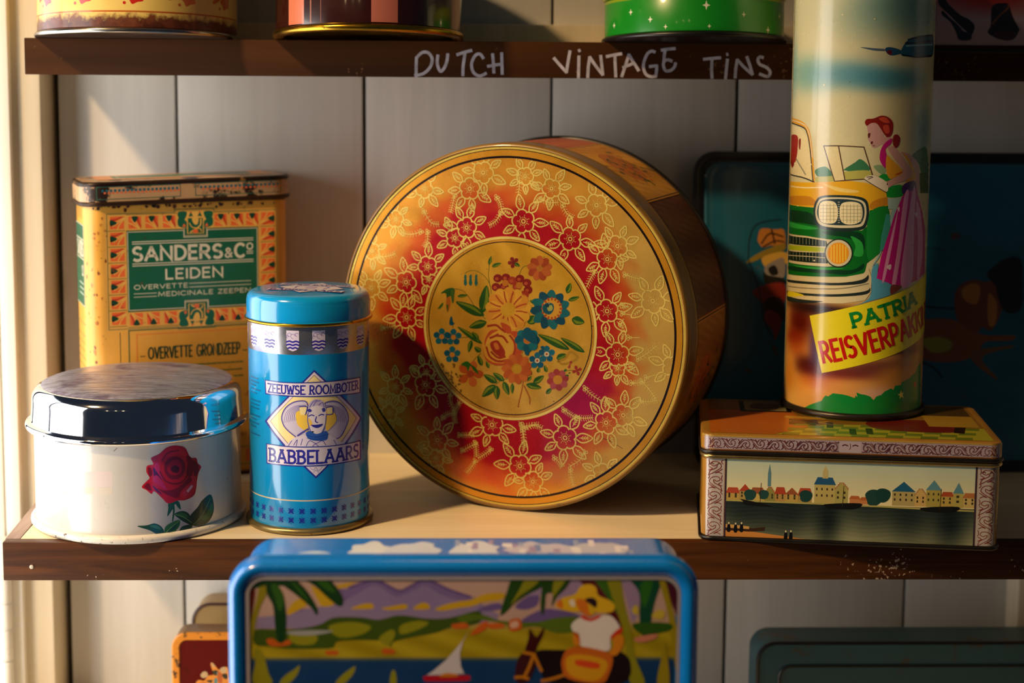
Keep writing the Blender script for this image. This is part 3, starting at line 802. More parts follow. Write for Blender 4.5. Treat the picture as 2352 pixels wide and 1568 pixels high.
S #a8a854 510,315,571,333,579,276,526,258
S #123c48 479,328,533,346,525,301
S #e0a02c -343,-64,-281,59,-155,119,-14,106,49,7,143,-31,198,-131,192,-279,115,-403,-41,-466,-199,-471,-310,-390,-350,-258
S #c4501c -108,70,18,34,34,-54,-44,-44
S #c4501c 18,-40,143,-31,193,-131,184,-279,99,-389,21,-410,98,-286,97,-138
S #c4501c -342,-258,-310,-375,-199,-441,-41,-437,52,-393,-41,-466,-199,-471,-310,-405
S #c4501c -249,-43,-139,-28,-280,-134,-311,-256,-319,-167
S #e4a834 -264,-118,-138,-36,-13,-72,50,-171,36,-305,-42,-400,-167,-424,-278,-358,-311,-241
S #a83214 -240,-191,-153,-155,-106,-196,-42,-296,-73,-372,-168,-335,-231,-265
S #d8782a -200,-203,-153,-192,-121,-257,-168,-275
L #a83a16 28 -295,-254,-247,-370,-136,-422,-10,-397
L #a83a16 28 19,-84,82,-168,83,-287,21,-380
L #a83a16 28 -281,14,-170,36,-107,-4,-44,-44
L #a83a16 28 -170,-97,-75,-105,-12,-175
L #a83a16 28 -231,-309,-136,-377,-42,-355
L #a83a16 28 -248,-132,-201,-114,-138,-80
S #c0581c 151,-472,232,-408,302,-417,313,-454,261,-503,159,-500
S #cc6a24 131,-459,167,-366,233,-337,264,-361,246,-427,155,-477
S #c0581c 106,-459,85,-365,126,-308,168,-312,189,-374,138,-461
S #cc6a24 84,-471,12,-408,16,-340,55,-321,110,-361,114,-457
S #c0581c 72,-493,-28,-479,-63,-423,-39,-388,31,-391,90,-467
S #cc6a24 74,-516,-22,-557,-85,-530,-84,-490,-20,-456,75,-486
S #c0581c 89,-534,28,-617,-43,-628,-66,-595,-29,-535,72,-510
S #cc6a24 112,-541,105,-639,49,-684,10,-670,9,-602,83,-530
S #c0581c 137,-535,185,-616,162,-682,120,-690,80,-637,105,-541
S #cc6a24 154,-517,244,-557,260,-621,228,-650,163,-627,130,-538
S #c0581c 160,-493,261,-479,312,-523,299,-562,230,-578,150,-523
S #c8941c 184,-494,159,-547,100,-564,54,-532,54,-475,101,-436,159,-445
S #c0581c -529,-645,-578,-727,-646,-738,-673,-704,-644,-644,-549,-620
S #cc6a2c -490,-634,-426,-697,-441,-761,-485,-777,-536,-737,-523,-646
S #c0581c -486,-597,-398,-554,-340,-583,-341,-626,-399,-662,-487,-629
S #cc6a2c -522,-585,-532,-495,-481,-449,-437,-460,-424,-522,-490,-593
S #c0581c -549,-614,-644,-602,-670,-545,-643,-508,-575,-510,-528,-587
S #a8481c -467,-611,-485,-648,-526,-660,-559,-637,-558,-598,-526,-572,-485,-578
S #2f6a1c -644,-504,-564,-453,-500,-494,-436,-534,-404,-606,-468,-566,-516,-510,-547,-587,-572,-529
S #175a6e 284,-107,362,-61,414,-92,415,-139,363,-178,284,-142
S #1f7474 261,-93,285,-9,348,5,384,-25,373,-86,288,-116
S #175a6e 233,-98,189,-27,226,26,276,29,313,-18,271,-96
S #1f7474 217,-121,130,-103,119,-43,154,-8,217,-14,243,-94
S #175a6e 221,-147,142,-194,89,-162,89,-115,141,-76,221,-112
S #1f7474 243,-161,219,-245,156,-260,120,-229,131,-168,217,-138
S #175a6e 271,-156,315,-227,279,-280,229,-284,191,-236,234,-158
S #1f7474 288,-133,374,-151,385,-210,351,-246,288,-240,262,-160
S #c87828 305,-123,285,-164,241,-177,205,-152,205,-108,241,-79,285,-86
S #1f6c7c -924,-144,-954,-95,-928,-59,-893,-57,-867,-89,-898,-142
S #165a72 -935,-170,-997,-186,-1024,-154,-1013,-122,-970,-106,-927,-146
S #1f6c7c -913,-186,-920,-245,-963,-261,-991,-244,-991,-202,-934,-173
S #165a72 -888,-170,-830,-191,-830,-233,-858,-254,-901,-244,-909,-186
S #1f6c7c -894,-144,-852,-98,-809,-108,-798,-138,-825,-174,-886,-167
S #d08a2c -875,-160,-889,-187,-919,-196,-943,-179,-943,-150,-918,-131,-888,-136
S #1f6c7c -763,-140,-793,-91,-767,-56,-733,-53,-706,-86,-737,-139
S #165a72 -774,-166,-835,-182,-862,-150,-851,-118,-809,-103,-766,-143
S #1f6c7c -751,-183,-759,-241,-801,-257,-830,-240,-829,-198,-772,-170
S #165a72 -727,-167,-670,-187,-669,-229,-697,-250,-740,-240,-748,-182
S #1f6c7c -733,-141,-691,-95,-648,-105,-638,-135,-664,-170,-725,-163
S #d08a2c -714,-157,-727,-184,-757,-192,-781,-176,-781,-147,-757,-128,-727,-132
S #1f6c7c -778,-367,-809,-318,-783,-282,-748,-279,-722,-312,-752,-365
S #165a72 -789,-393,-851,-409,-878,-377,-867,-345,-824,-329,-781,-369
S #1f6c7c -767,-409,-774,-468,-817,-484,-845,-467,-845,-425,-788,-396
S #165a72 -742,-393,-685,-413,-684,-455,-712,-477,-755,-466,-763,-409
S #1f6c7c -749,-367,-706,-321,-663,-330,-653,-360,-679,-396,-741,-389
S #d08a2c -729,-383,-743,-410,-773,-419,-797,-402,-797,-373,-772,-354,-742,-359
S #1f6c7c 496,-267,466,-219,491,-184,524,-181,549,-213,521,-265
S #165a72 485,-292,427,-308,401,-276,411,-245,452,-230,493,-269
S #1f6c7c 507,-308,500,-365,460,-381,433,-365,433,-324,487,-296
S #165a72 531,-292,585,-313,586,-353,559,-374,518,-364,511,-308
S #1f6c7c 524,-267,564,-222,605,-231,615,-261,590,-296,532,-289
S #d08a2c 542,-283,530,-309,501,-317,478,-301,478,-273,501,-254,530,-259
S #1f6c7c 373,-357,344,-309,369,-273,402,-271,427,-303,398,-355
S #165a72 363,-382,304,-398,278,-366,288,-335,329,-320,370,-359
S #1f6c7c 385,-398,378,-456,337,-472,310,-455,310,-414,364,-386
S #165a72 408,-382,463,-402,464,-443,437,-464,396,-454,388,-398
S #1f6c7c 402,-357,442,-312,483,-321,494,-350,469,-385,409,-379
S #d08a2c 420,-373,408,-399,379,-407,356,-391,356,-363,379,-344,407,-349
S #e0d0a0 542,-283,530,-309,501,-317,478,-301,478,-273,501,-254,530,-259
S #b04a24 524,-284,518,-296,505,-300,495,-293,495,-280,505,-271,518,-273
S #e0d0a0 420,-373,408,-399,379,-407,356,-391,356,-363,379,-344,407,-349
S #b04a24 402,-374,396,-386,383,-390,372,-383,372,-370,383,-361,396,-363
S #1a5a6a -806,9,-791,100,-766,94,-758,42,-734,14,-774,-11
S #1a5a6a 174,-44,251,20,360,-46,392,-161,299,-153,206,-101
S #1a5a6a 222,-247,269,-229,270,-317,223,-306
S #1a5a6a 423,-203,469,-185,470,-244
S #a83c34 691,-575,746,-530,792,-546,799,-580,763,-616,696,-601
S #b8504a 667,-560,676,-493,722,-471,752,-489,751,-537,690,-573
S #a83c34 637,-566,594,-516,614,-471,650,-462,684,-494,664,-560
S #b8504a 620,-591,550,-587,531,-544,552,-513,602,-511,635,-568
S #a83c34 624,-619,568,-664,522,-649,516,-615,552,-579,619,-593
S #b8504a 648,-635,640,-702,593,-724,563,-706,564,-658,626,-621
S #a83c34 678,-628,721,-678,702,-724,666,-733,631,-701,651,-635
S #b8504a 696,-604,765,-607,784,-650,763,-681,714,-684,680,-627
S #d08a24 719,-592,696,-640,644,-656,603,-627,602,-576,644,-541,696,-549
S #a83420 912,-452,938,-425,964,-428,970,-442,953,-463,917,-463
S #a83420 899,-457,873,-433,877,-408,893,-401,913,-416,911,-452
S #a83420 903,-469,877,-496,851,-494,845,-479,862,-458,898,-458
S #a83420 916,-464,942,-488,938,-513,922,-520,902,-505,904,-469
S #a83420 920,-460,915,-469,905,-472,897,-466,897,-456,905,-449,915,-451
S #b04430 812,-388,809,-359,826,-345,840,-348,844,-368,823,-391
S #b04430 819,-401,822,-430,805,-444,792,-441,787,-421,809,-398
S #b04430 825,-394,821,-401,814,-403,807,-399,807,-391,814,-386,821,-387
S #3a6a1c 733,-474,763,-450,771,-478,740,-488
S #3a6a1c 794,-499,824,-489,809,-512
S #3a6a1c 749,-531,794,-521,795,-545''',
 'blue': '''S #7a68a8 -1229,4127,-1121,4138,-992,4188,-862,4216,-755,4171,-636,4121,-517,4160,-388,4221,-280,4187,-128,4115,45,4053,145,4036,145,3868,-452,3791,-1695,3759,-1704,3905,-1424,3949,-1229,4016
L #5a4490 20 -1121,4144,-992,4194,-862,4221,-755,4177,-625,4115,-517,4165,-388,4226,-280,4193,-128,4120,67,4053
S #8a7cb4 -1046,4082,-862,4171,-712,4082,-625,4059,-474,4126,-377,4171,-236,4081,-20,4014,145,3991,145,3902,-1100,3904,-1208,3971
S #8e80b0 -2071,3838,-1704,3882,-1424,3949,-1154,3971,-777,3903,145,3947,146,3790,-2072,3738
S #c8a41c -1229,4172,-1121,4194,-1056,4205,-1121,4160,-1218,4138
S #c8a41c -1487,4161,-1444,4150,-1262,4027,-1273,3971,-1381,3960,-1423,4027
S #c8a41c -1715,3871,-1704,3938,-1639,4016,-1552,4038,-1531,3971,-1618,3916
S #c8a41c -1100,3937,-992,3982,-895,3987,-884,3937,-992,3931
S #c8a41c -809,3937,-712,3959,-571,3981,-560,3936,-712,3920
S #c8a41c -496,3936,-420,3992,-355,3986,-333,3936,-420,3925
S #c8a41c -279,3936,-128,3992,34,4014,145,4047,145,3980,-20,3947,-214,3913
S #c8a41c -67,4003,62,4025,203,4081,387,4092,366,4025,203,4002,73,3958,-67,3947
S #6a58a0 128,3913,214,3969,344,3991,366,3935,258,3913
S #6a58a0 496,3946,582,4035,690,4080,734,4058,713,3968,605,3923
S #6a58a0 584,3834,757,3923,909,3923,1127,3867,1128,3788,606,3789
S #9a86b4 452,4080,538,4170,733,4169,755,4080,539,4058
S #9a86b4 908,4013,1014,4258,1100,4258,1156,4169,1124,4080,973,4057
S #9a86b4 1534,4258,1622,4236,1711,4101,1703,3899,1651,3787,1605,3944,1558,4124
S #3c5410 -2029,3726,-1706,3726,-1425,3770,-1263,3848,-993,3848,-831,3825,-625,3869,-344,3835,-128,3846,145,3913,146,3790,-127,3745,-290,3689,-669,3611,-712,3544,-777,3612,-1210,3613,-1275,3545,-1426,3534,-1707,3535,-1901,3558,-2031,3581
S #8a8c14 -1317,3759,-1101,3803,-907,3758,-993,3679,-1210,3646
S #8a8c14 -615,3768,-452,3813,-344,3790,-452,3723,-615,3679
S #8a8c14 -1706,3670,-1533,3692,-1426,3658,-1469,3579,-1642,3580
S #8a8c14 -831,3634,-712,3724,-669,3679,-734,3567
S #9aa0a8 -1727,3703,-1555,3720,-1274,3714,-1425,3675,-1641,3670
S #56701a -67,3846,41,3879,204,3868,367,3812,693,3800,910,3844,1127,3844,1129,3720,911,3687,693,3755,454,3722,400,3778,150,3823,-2,3790
S #c05a14 -1922,3625,-1857,3636,-1793,3591,-1707,3625,-1685,3580,-1793,3558,-1890,3569
S #c05a14 -1340,3512,-1232,3512,-1232,3472,-1340,3472
S #c05a14 -788,3533,-680,3522,-680,3482,-788,3482
S #c05a14 -116,3779,24,3784,35,3739,-95,3734
S #c8601c -67,3784,20,3790,31,3745,-66,3734
S #c8601c 64,3677,183,3801,237,3789,205,3722,118,3677
S #c8601c 226,3778,367,3789,389,3744,259,3733
S #c8601c 443,3812,540,3834,563,3733,455,3710
S #d8b0a0 454,3789,519,3811,530,3755,465,3738
S #8a8a18 -1797,3183,-1753,3254,-1644,3332,-1601,3366,-1623,3276,-1710,3183
S #8a8a18 -1255,3181,-1190,3264,-1103,3331,-1059,3354,-1081,3275,-1168,3181
S #8a8a18 -723,3180,-702,3308,-669,3296,-658,3180
S #8a8a18 -2056,3184,-2033,3401,-2042,3513,-1999,3536,-1946,3457,-1904,3288,-1873,3183
F #c8c6d8 49,3711,-29,3588,-170,3419,-300,3306,-365,3261,5,3277,-28,3351,-40,3475,-7,3610
S #b01028 -398,3245,-343,3256,27,3260,59,3238,27,3204,-343,3199,-387,3216
S #c87a18 -234,3259,-169,3284,-71,3272,-60,3249,-224,3244
S #5a1c14 -2186,3184,-2147,3794,-2111,4128,-2067,4172,-2025,4106,-2071,3793,-2107,3457,-2121,3184
S #8a8412 -2132,3184,-2094,3682,-2015,4017,-1981,4172,-1917,4172,-1918,4083,-1995,3905,-2063,3569,-2089,3184
S #123a14 -2131,4250,-1937,4272,-1637,4261,-1723,4172,-1917,4172,-2068,4128,-2121,4139
S #123a14 -1917,4172,-1852,4194,-1757,4061,-1736,3949,-1727,3793,-1750,3614,-1804,3603,-1835,3737,-1854,3961,-1907,4072
S #123a14 -1788,4206,-1701,4261,-1573,4172,-1477,4038,-1424,3926,-1435,3871,-1488,3949,-1638,4083
S #123a14 -1594,4261,-1357,4272,-1272,4194,-1207,4105,-1175,4015,-1208,3960,-1315,4038,-1455,4172
S #2c5c14 -1874,4172,-1809,4172,-1746,4039,-1790,3905,-1832,4039
S #2c5c14 -1701,4239,-1595,4150,-1509,4016,-1574,4072
S #2c5c14 -1465,4250,-1336,4216,-1250,4105,-1336,4127
S #23480f 494,4259,797,4292,776,4169,625,4080,496,3991,410,3901,356,3868,366,3946,409,4080
S #23480f 797,4270,1046,4281,993,4147,907,4057,854,3957,864,4080,799,4080,789,3968,768,3867,746,3946,755,4102
S #8a8c18 624,4270,775,4281,689,4169,539,4058,453,3968,538,4125
S #8a8c18 884,4236,1014,4270,939,4147,864,4057
S #5a1420 1068,4292,1252,4292,1340,4169,1452,3945,1541,3810,1522,3675,1456,3675,1342,4012,1167,4169
S #3a6a18 1230,4292,1382,4292,1471,4169,1527,4012,1563,3787,1497,3877,1407,4034,1308,4169
S #8c8c14 1382,4292,1512,4292,1536,4169,1560,4012,1630,3731,1678,3449,1781,3173,1639,3173,1601,3449,1565,3675,1496,3900,1428,4102
S #0f4a34 1523,4292,1968,4302,2099,4269,2147,4078,2060,4078,1948,4213,1865,4011,1825,3787,1794,3674,1740,3674,1715,3843,1711,4079,1622,4213
S #2a6a1c 1721,4168,1839,4258,1820,4101,1757,3944
S #2a6a1c 2057,4213,2134,4168,2125,4056,2070,4123
S #4a1428 1949,4190,2058,4168,2147,4067,2162,3561,2109,3786,2017,4011
S #9a8c14 1905,4202,1959,4213,2017,4011,2088,3730,2148,3448,2165,3172,2110,3172,2061,3448,1987,3899
S #9a8c14 1901,3173,1940,3448,1971,3584,2022,3172
S #c8b440 1638,3911,1670,3967,1703,3944,1693,3866
S #c8b440 1835,3865,1899,3921,1965,3899,1944,3831,1868,3832
S #c8806a 1664,3629,1773,3663,1893,3674,1871,3629,1730,3590
S #2c5a12 1672,3787,2000,3786,2023,3719,1783,3674,1674,3719
S #1a0a10 717,3507,913,3518,1131,3506,1405,3449,1513,3505,1635,3392,1551,3174,873,3176,763,3281,729,3394
S #3c0c0c 597,3507,629,3631,639,3733,683,3676,716,3654,780,3744,770,3665,717,3552,696,3485,631,3451
S #3a1218 502,3237,522,3406,587,3496,685,3485,718,3417,686,3304,633,3202,546,3176
L #c07a18 30 587,3491,685,3473
L #c07a18 30 685,3473,740,3349,763,3304
L #c07a18 30 685,3473,642,3349,589,3236
L #c07a18 30 502,3237,567,3242,633,3225
L #c07a18 30 764,3202,873,3224,1003,3269
S #e6e2ea 1052,3777,1138,3844,1236,3810,1334,3855,1421,3866,1487,3810,1521,3731,1435,3641,1415,3506,1153,3551,1129,3675,1064,3709
S #d0381c 1138,3844,1170,3866,1236,3833,1312,3866,1334,3849,1236,3805
S #d0381c 1435,3652,1499,3720,1553,3742,1532,3675,1457,3630
S #d0381c 1064,3698,1118,3664,1141,3585,1086,3664
S #d8891c 1457,3630,1532,3675,1566,3629,1556,3551,1492,3460,1426,3483,1469,3562
S #d8891c 1069,3664,1119,3630,1131,3563,1076,3574
S #c8681a 968,3450,1022,3529,1153,3551,1404,3494,1460,3426,1429,3279,1343,3174,1025,3224,959,3349
S #d8a018 1001,3428,1132,3472,1383,3415,1396,3302,1288,3200,1047,3258
S #d84a1c 1111,3416,1318,3382,1308,3325,1111,3359
S #e0b820 887,3968,951,4035,1081,4080,1134,4158,1221,4180,1286,4146,1309,4068,1429,4012,1474,3956,1442,3900,1322,3889,1213,3911,1072,3900,963,3923
S #d8781c 1092,4024,1179,4023,1224,3934,1257,3866,1192,3866,1115,3934
S #d8781c 897,3979,951,4024,963,3934
S #2a1420 1179,4023,1244,4046,1294,4012,1289,3945,1245,3967
S #e8e0d8 1027,4012,1071,4024,1082,3956,1039,3968
S #d8b420 1213,3956,1267,3945,1279,3889,1236,3878''',
 'patria': '''S #3c7a50 -781,3049,-647,3105,-564,3060,-536,2980,-718,2971
S #3c7a50 -389,3083,-265,3167,-203,3209,-123,3154,-89,3074,-261,3054,-373,3067
S #b8b458 -758,2968,-536,2996,-388,3051,-105,3074,-54,2994,-258,2958,-517,2932,-735,2904
S #8aa878 -43,3123,54,3139,123,3075,58,3027
S #12704a 483,3254,733,3352,851,3266,916,3016,688,3028,618,3145
F #1a5a2a 625,3031,914,3033,963,2766,673,2784
S #1c9a34 26,3002,107,3035,232,2961,162,2946,60,2954
S #1c9a34 131,2849,235,2897,350,2886,355,2765,135,2753
S #e0a01c -1524,3676,-1121,3656,-953,3596,-876,3501,-821,3259,-777,2918,-802,2913,-854,3241,-923,3483,-1050,3576,-1524,3617
F #e8d8a0 -1523,3591,-1081,3559,-934,3466,-865,3240,-816,2940,-1524,2984
L #1c2420 16 -1524,3617,-1050,3576,-923,3483,-858,3241,-811,2941,-787,2909
L #1c2420 16 -1504,2960,-1019,2952,-784,2905
L #e8e0c0 10 -1524,3650,-1052,3617,-899,3500,-830,3209
S #a0200c -1437,3427,-1153,3460,-1129,3325,-1148,3208,-1204,3122,-1401,3144
S #8a1a0c -1106,3409,-1057,3420,-1067,3296,-1100,3310
S #8a1a0c -1427,3142,-1227,3112,-1304,3049
L #8a8a70 20 -1166,3174,-1024,3067,-939,2990
F #e4d49c -651,3348,-467,3354,-377,2954,-500,2936
L #5a4030 14 -662,3355,-431,3363,-164,3354
L #5a4030 14 -662,3355,-575,3124,-503,2930
L #5a4030 14 -164,3354,-108,3186,-52,3018
L #5a4030 14 -467,3354,-424,3162,-377,2954
L #5a4030 14 -503,2930,-321,2953,-152,2968
F #e8b01e -1523,2869,-906,2894,-654,2915,-308,2944,-136,2925,20,2883,123,2809,157,2653,-68,2590,-129,2706,-245,2758,-439,2763,-717,2736,-773,2597,-1479,2577
S #f0d070 -653,2895,-442,2857,-209,2826,-284,2800,-481,2816
S #c8861a -1524,2660,-959,2726,-789,2699,-786,2620,-1433,2596
S #c8861a -52,2692,125,2751,149,2663,-49,2604
L #f8e8b0 14 -1343,2817,-964,2826,-651,2850
F #0c6a1e -1481,2581,-765,2594,-734,2405,-634,2334,-156,2346,-81,2414,-72,2590,157,2653,190,2339,151,2143,-85,1947,-109,1828,-330,1776,-1353,1699
S #0a3a1c -1412,2505,-891,2532,-755,2463,-728,2382,-944,2387,-1389,2385
S #0a3a1c -633,2314,-270,2335,-134,2280,-119,2103,-170,2181,-344,2253,-588,2278
S #0a3a1c -1306,1759,-616,1799,-330,1800,-141,1867,-124,1946,-255,1863,-618,1849,-1312,1809
S #2aa03c -1386,2365,-943,2363,-703,2344,-882,2313,-1377,2308
S #2aa03c -287,2275,-151,2201,-137,2044,-242,2041,-226,2159
S #2aa03c -1186,1835,-619,1868,-352,1878,-618,1839
S #18822c -67,2575,150,2633,171,2339,125,2163,-67,1986,-98,2339
F #3a9a8a 132,2555,183,2535,196,2300,155,2147,67,2085,80,2281
S #20302c -782,2521,-762,2661,-670,2743,-439,2767,-226,2759,-110,2711,-79,2574,-97,2437,-156,2358,-366,2330,-612,2335,-733,2386
S #d8d0a8 -753,2523,-733,2648,-656,2720,-438,2739,-244,2731,-136,2687,-109,2574,-125,2456,-176,2392,-367,2370,-592,2372,-705,2412
S #24383c -728,2525,-708,2637,-642,2697,-437,2720,-251,2711,-158,2671,-132,2574,-148,2471,-196,2419,-368,2401,-575,2401,-678,2434
S #ece0b0 -705,2546,-686,2651,-602,2688,-496,2678,-454,2601,-454,2483,-497,2422,-615,2414,-683,2449
S #ece0b0 -428,2544,-415,2652,-338,2689,-223,2685,-165,2631,-160,2495,-216,2431,-330,2415,-405,2450
L #9a9468 6 -645,2649,-641,2551,-637,2433
L #9a9468 6 -596,2652,-593,2554,-589,2436
L #9a9468 6 -550,2655,-546,2557,-543,2439
L #9a9468 6 -504,2658,-501,2560,-497,2442
L #9a9468 6 -386,2654,-383,2546,-379,2432
L #9a9468 6 -343,2655,-340,2548,-336,2434
L #9a9468 6 -301,2657,-298,2549,-294,2436
L #9a9468 6 -259,2658,-255,2551,-252,2437
L #9a9468 6 -217,2659,-214,2552,-210,2439
L #9a9468 6 -175,2661,-172,2553,-168,2440
L #9a9468 5 -685,2627,-579,2634,-467,2640
L #9a9468 5 -411,2635,-298,2639,-176,2643
L #9a9468 5 -683,2584,-577,2591,-466,2597
L #9a9468 5 -410,2592,-297,2596,-175,2600
L #9a9468 5 -682,2540,-576,2547,-464,2554
L #9a9468 5 -408,2549,-296,2553,-174,2557
L #9a9468 5 -680,2497,-574,2504,-463,2510
L #9a9468 5 -407,2505,-294,2510,-172,2514
L #9a9468 5 -679,2453,-573,2461,-461,2467
L #9a9468 5 -406,2462,-293,2467,-171,2471
K #a8a888 10 -452,2680,-432,2681
K #a8a888 10 -451,2653,-431,2653
K #a8a888 10 -450,2625,-430,2626
K #a8a888 10 -449,2598,-430,2599
K #a8a888 10 -449,2570,-429,2571
K #a8a888 10 -448,2543,-428,2544
K #a8a888 10 -447,2515,-427,2516
K #a8a888 10 -446,2488,-426,2489
K #a8a888 10 -445,2460,-425,2461
K #a8a888 10 -444,2433,-424,2434
F #d8cca0 -1452,2210,-878,2233,-565,2220,-382,2212,-302,2137,-334,1918,-554,1884,-1376,1852
F #14281e -1446,2190,-878,2213,-586,2199,-562,2131,-1419,2084
F #a8b820 -1416,2070,-873,2110,-605,2114,-603,2062,-1403,2010
F #14281e -1400,1994,-603,2051,-556,1923,-1380,1881
K #9a9a78 7 -1313,2193,-1303,2102
K #9a9a78 7 -1292,1997,-1282,1899
K #9a9a78 7 -1186,2200,-1180,2112
K #9a9a78 7 -1173,2008,-1166,1909
K #9a9a78 7 -1094,2203,-1090,2119
K #9a9a78 7 -1084,2016,-1078,1916
K #9a9a78 7 -1018,2205,-1015,2124
K #9a9a78 7 -1010,2022,-1005,1920
K #9a9a78 7 -952,2205,-948,2128
K #9a9a78 7 -944,2027,-939,1924
K #9a9a78 7 -891,2205,-888,2130
K #9a9a78 7 -884,2031,-880,1926
K #9a9a78 7 -836,2203,-833,2133
K #9a9a78 7 -829,2034,-825,1928
K #9a9a78 7 -783,2202,-781,2134
K #9a9a78 7 -777,2037,-773,1929
K #9a9a78 7 -734,2200,-731,2136
K #9a9a78 7 -728,2039,-724,1930
K #9a9a78 7 -686,2198,-684,2137
K #9a9a78 7 -681,2041,-677,1931
K #9a9a78 7 -641,2195,-639,2137
K #9a9a78 7 -636,2043,-632,1931
K #9a9a78 7 -596,2192,-595,2138
K #9a9a78 7 -592,2044,-588,1930
L #d8d0a8 8 -1390,1937,-868,1982,-579,1989
S #1c2c24 -254,2068,-269,1990,-313,1927,-380,1888,-459,1883,-532,1913,-585,1971,-607,2046,-590,2125,-541,2190,-468,2230,-391,2235,-321,2203,-273,2144
S #d0c8a0 -269,2067,-282,1996,-323,1939,-384,1904,-456,1899,-522,1926,-570,1980,-590,2048,-575,2120,-530,2179,-466,2215,-394,2219,-331,2190,-287,2135
S #e89818 -300,2064,-312,2006,-345,1959,-395,1931,-455,1927,-508,1949,-547,1991,-564,2048,-551,2106,-515,2154,-463,2183,-403,2187,-351,2164,-313,2120
K #f0c840 14 -520,2134,-515,1968
K #f0c840 14 -484,2154,-478,1953
K #f0c840 14 -448,2166,-441,1946
K #f0c840 14 -412,2167,-405,1950
K #f0c840 14 -377,2161,-370,1960
K #f0c840 14 -341,2141,-336,1983
F #dccfa0 -1397,1675,-858,1714,-407,1740,-139,1807,-64,1888,-22,1770,-25,1592,-90,1496,-358,1445,-718,1424,-1354,1398
S #24302c -1389,1628,-856,1670,-406,1696,-137,1748,-62,1809,-97,1710,-405,1665,-855,1638,-1361,1599
S #24302c -1366,1487,-850,1523,-401,1558,-94,1607,-37,1651,-73,1572,-400,1526,-849,1493,-1340,1445
S #24302c -1357,1422,-999,1433,-605,1451,-845,1403,-1349,1365
S #e8d820 -1326,1484,-1076,1504,-906,1486,-1319,1419
L #8a8468 14 -1334,1549,-724,1596,-364,1630,-58,1701
S #58a8c8 -25,1869,52,1947,58,1770,228,1684,233,1569,-12,1493,-241,1418,-90,1483,-20,1592
S #9cc4c8 203,2339,187,2535,277,2709,449,2724,286,2494,205,2280
S #9cc4c8 50,2007,-26,1908,86,2105
F #a8c8c4 144,2736,356,2748,322,2607,157,2610
S #cc9c94 -138,3634,-92,3666,38,3587,77,3428,29,3380,-50,3344,-91,3395,-116,3442,-126,3458,-115,3490
S #cc9c94 43,3444,125,3492,179,3428,129,3364,62,3380
S #cc9c94 122,3348,199,3363,294,3282,421,3135,493,3052,451,2972,234,2913,148,2865,120,2930,267,3009,341,3072,223,3203
S #cc9c94 303,3298,437,3264,589,3162,640,3030,638,2835,581,2837,517,3051,397,3200
S #8a1c10 -162,3650,-140,3690,-62,3699,33,3734,117,3715,179,3652,183,3556,159,3492,109,3476,65,3524,22,3587,-28,3643,-91,3642,-137,3610
S #8a1c10 194,3492,247,3507,286,3459,271,3379,226,3347,189,3396
S #c8482c 2,3699,83,3715,136,3652,69,3651
S #c8482c 54,3604,120,3620,140,3540,90,3524
S #6a2a24 -122,3514,-94,3523,-99,3475,-117,3466
S #6a2a24 -92,3411,-61,3427,-67,3387
S #c01a7a 47,3348,110,3428,178,3460,163,3396,97,3332,117,3235,105,3107,53,3155,26,3235
S #e0a020 113,3251,187,3203,342,3056,231,2993,161,2978,114,3075
S #e0a020 332,3282,440,3199,542,3050,562,2936,389,2926,493,3052
S #c04a1c 230,3026,342,3064,285,3025
S #4a1a6a 349,2894,523,2946,579,2870,555,2839,364,2781
S #e8dcc0 -149,2976,-39,3018,128,2930,132,2817,-19,2882
L #5a4a3a 10 -148,2968,-35,2897,124,2809
L #5a4a3a 10 -118,2993,-55,3002
L #5a4a3a 10 -101,2969,-46,2994
F #c01a86 345,2763,393,2808,578,2844,677,2654,854,2322,898,1776,615,1704,369,1670,241,1687,38,1766,88,2046,239,2534
S #e29aca 370,2746,445,2802,389,2333,295,1705,239,1691,301,2139
S #e29aca 501,2800,560,2827,558,2324,560,1728,369,1674,398,2135
S #e29aca 588,2678,708,2513,789,2108,725,1754,664,1739,650,2219
S #e29aca 253,2475,293,2611,212,2103,140,1749,109,1750,169,2104
S #e8d0e0 277,2612,308,2630,306,2572
S #e8d0e0 561,2542,610,2549,607,2490
S #e8d0e0 155,1907,219,1935,210,1866
S #7a3c2c 233,1680,369,1662,346,1619,228,1569
S #50606c -245,4547,-89,4536,55,4525,56,4503,-88,4508
S #1c4a6a 55,4537,120,4549,243,4519,263,4479,141,4450,73,4478
S #145a70 253,4503,333,4623,479,4672,894,4704,933,4462,540,4437,283,4456
L #0c1c30 22 315,4599,530,4609,903,4639
L #0c1c30 22 273,4460,540,4437,897,4462
L #0c1c30 22 352,4639,551,4681,894,4702
L #7ab0b8 18 326,4567,532,4578,879,4591
S #5a1420 72,4501,121,4517,140,4462,90,4470
F #0e8a3a -966,10,-746,139,-587,211,-566,248,-535,286,-503,276,-443,323,-324,320,-246,306,-177,283,-169,318,-145,295,-160,354,-111,336,-53,327,7,308,53,261,88,307,150,325,191,364,279,399,315,377,337,429,425,428,451,466,568,493,634,525,711,545,775,617,893,659,980,48,711,-5,249,-12,-158,-28,-557,-35,-818,-16
F #e8e060 434,366,452,320,485,331,464,301,489,260,443,279,418,253,421,293,384,317,422,321
S #c83a1c 687,426,748,425,744,361,699,376''',
}
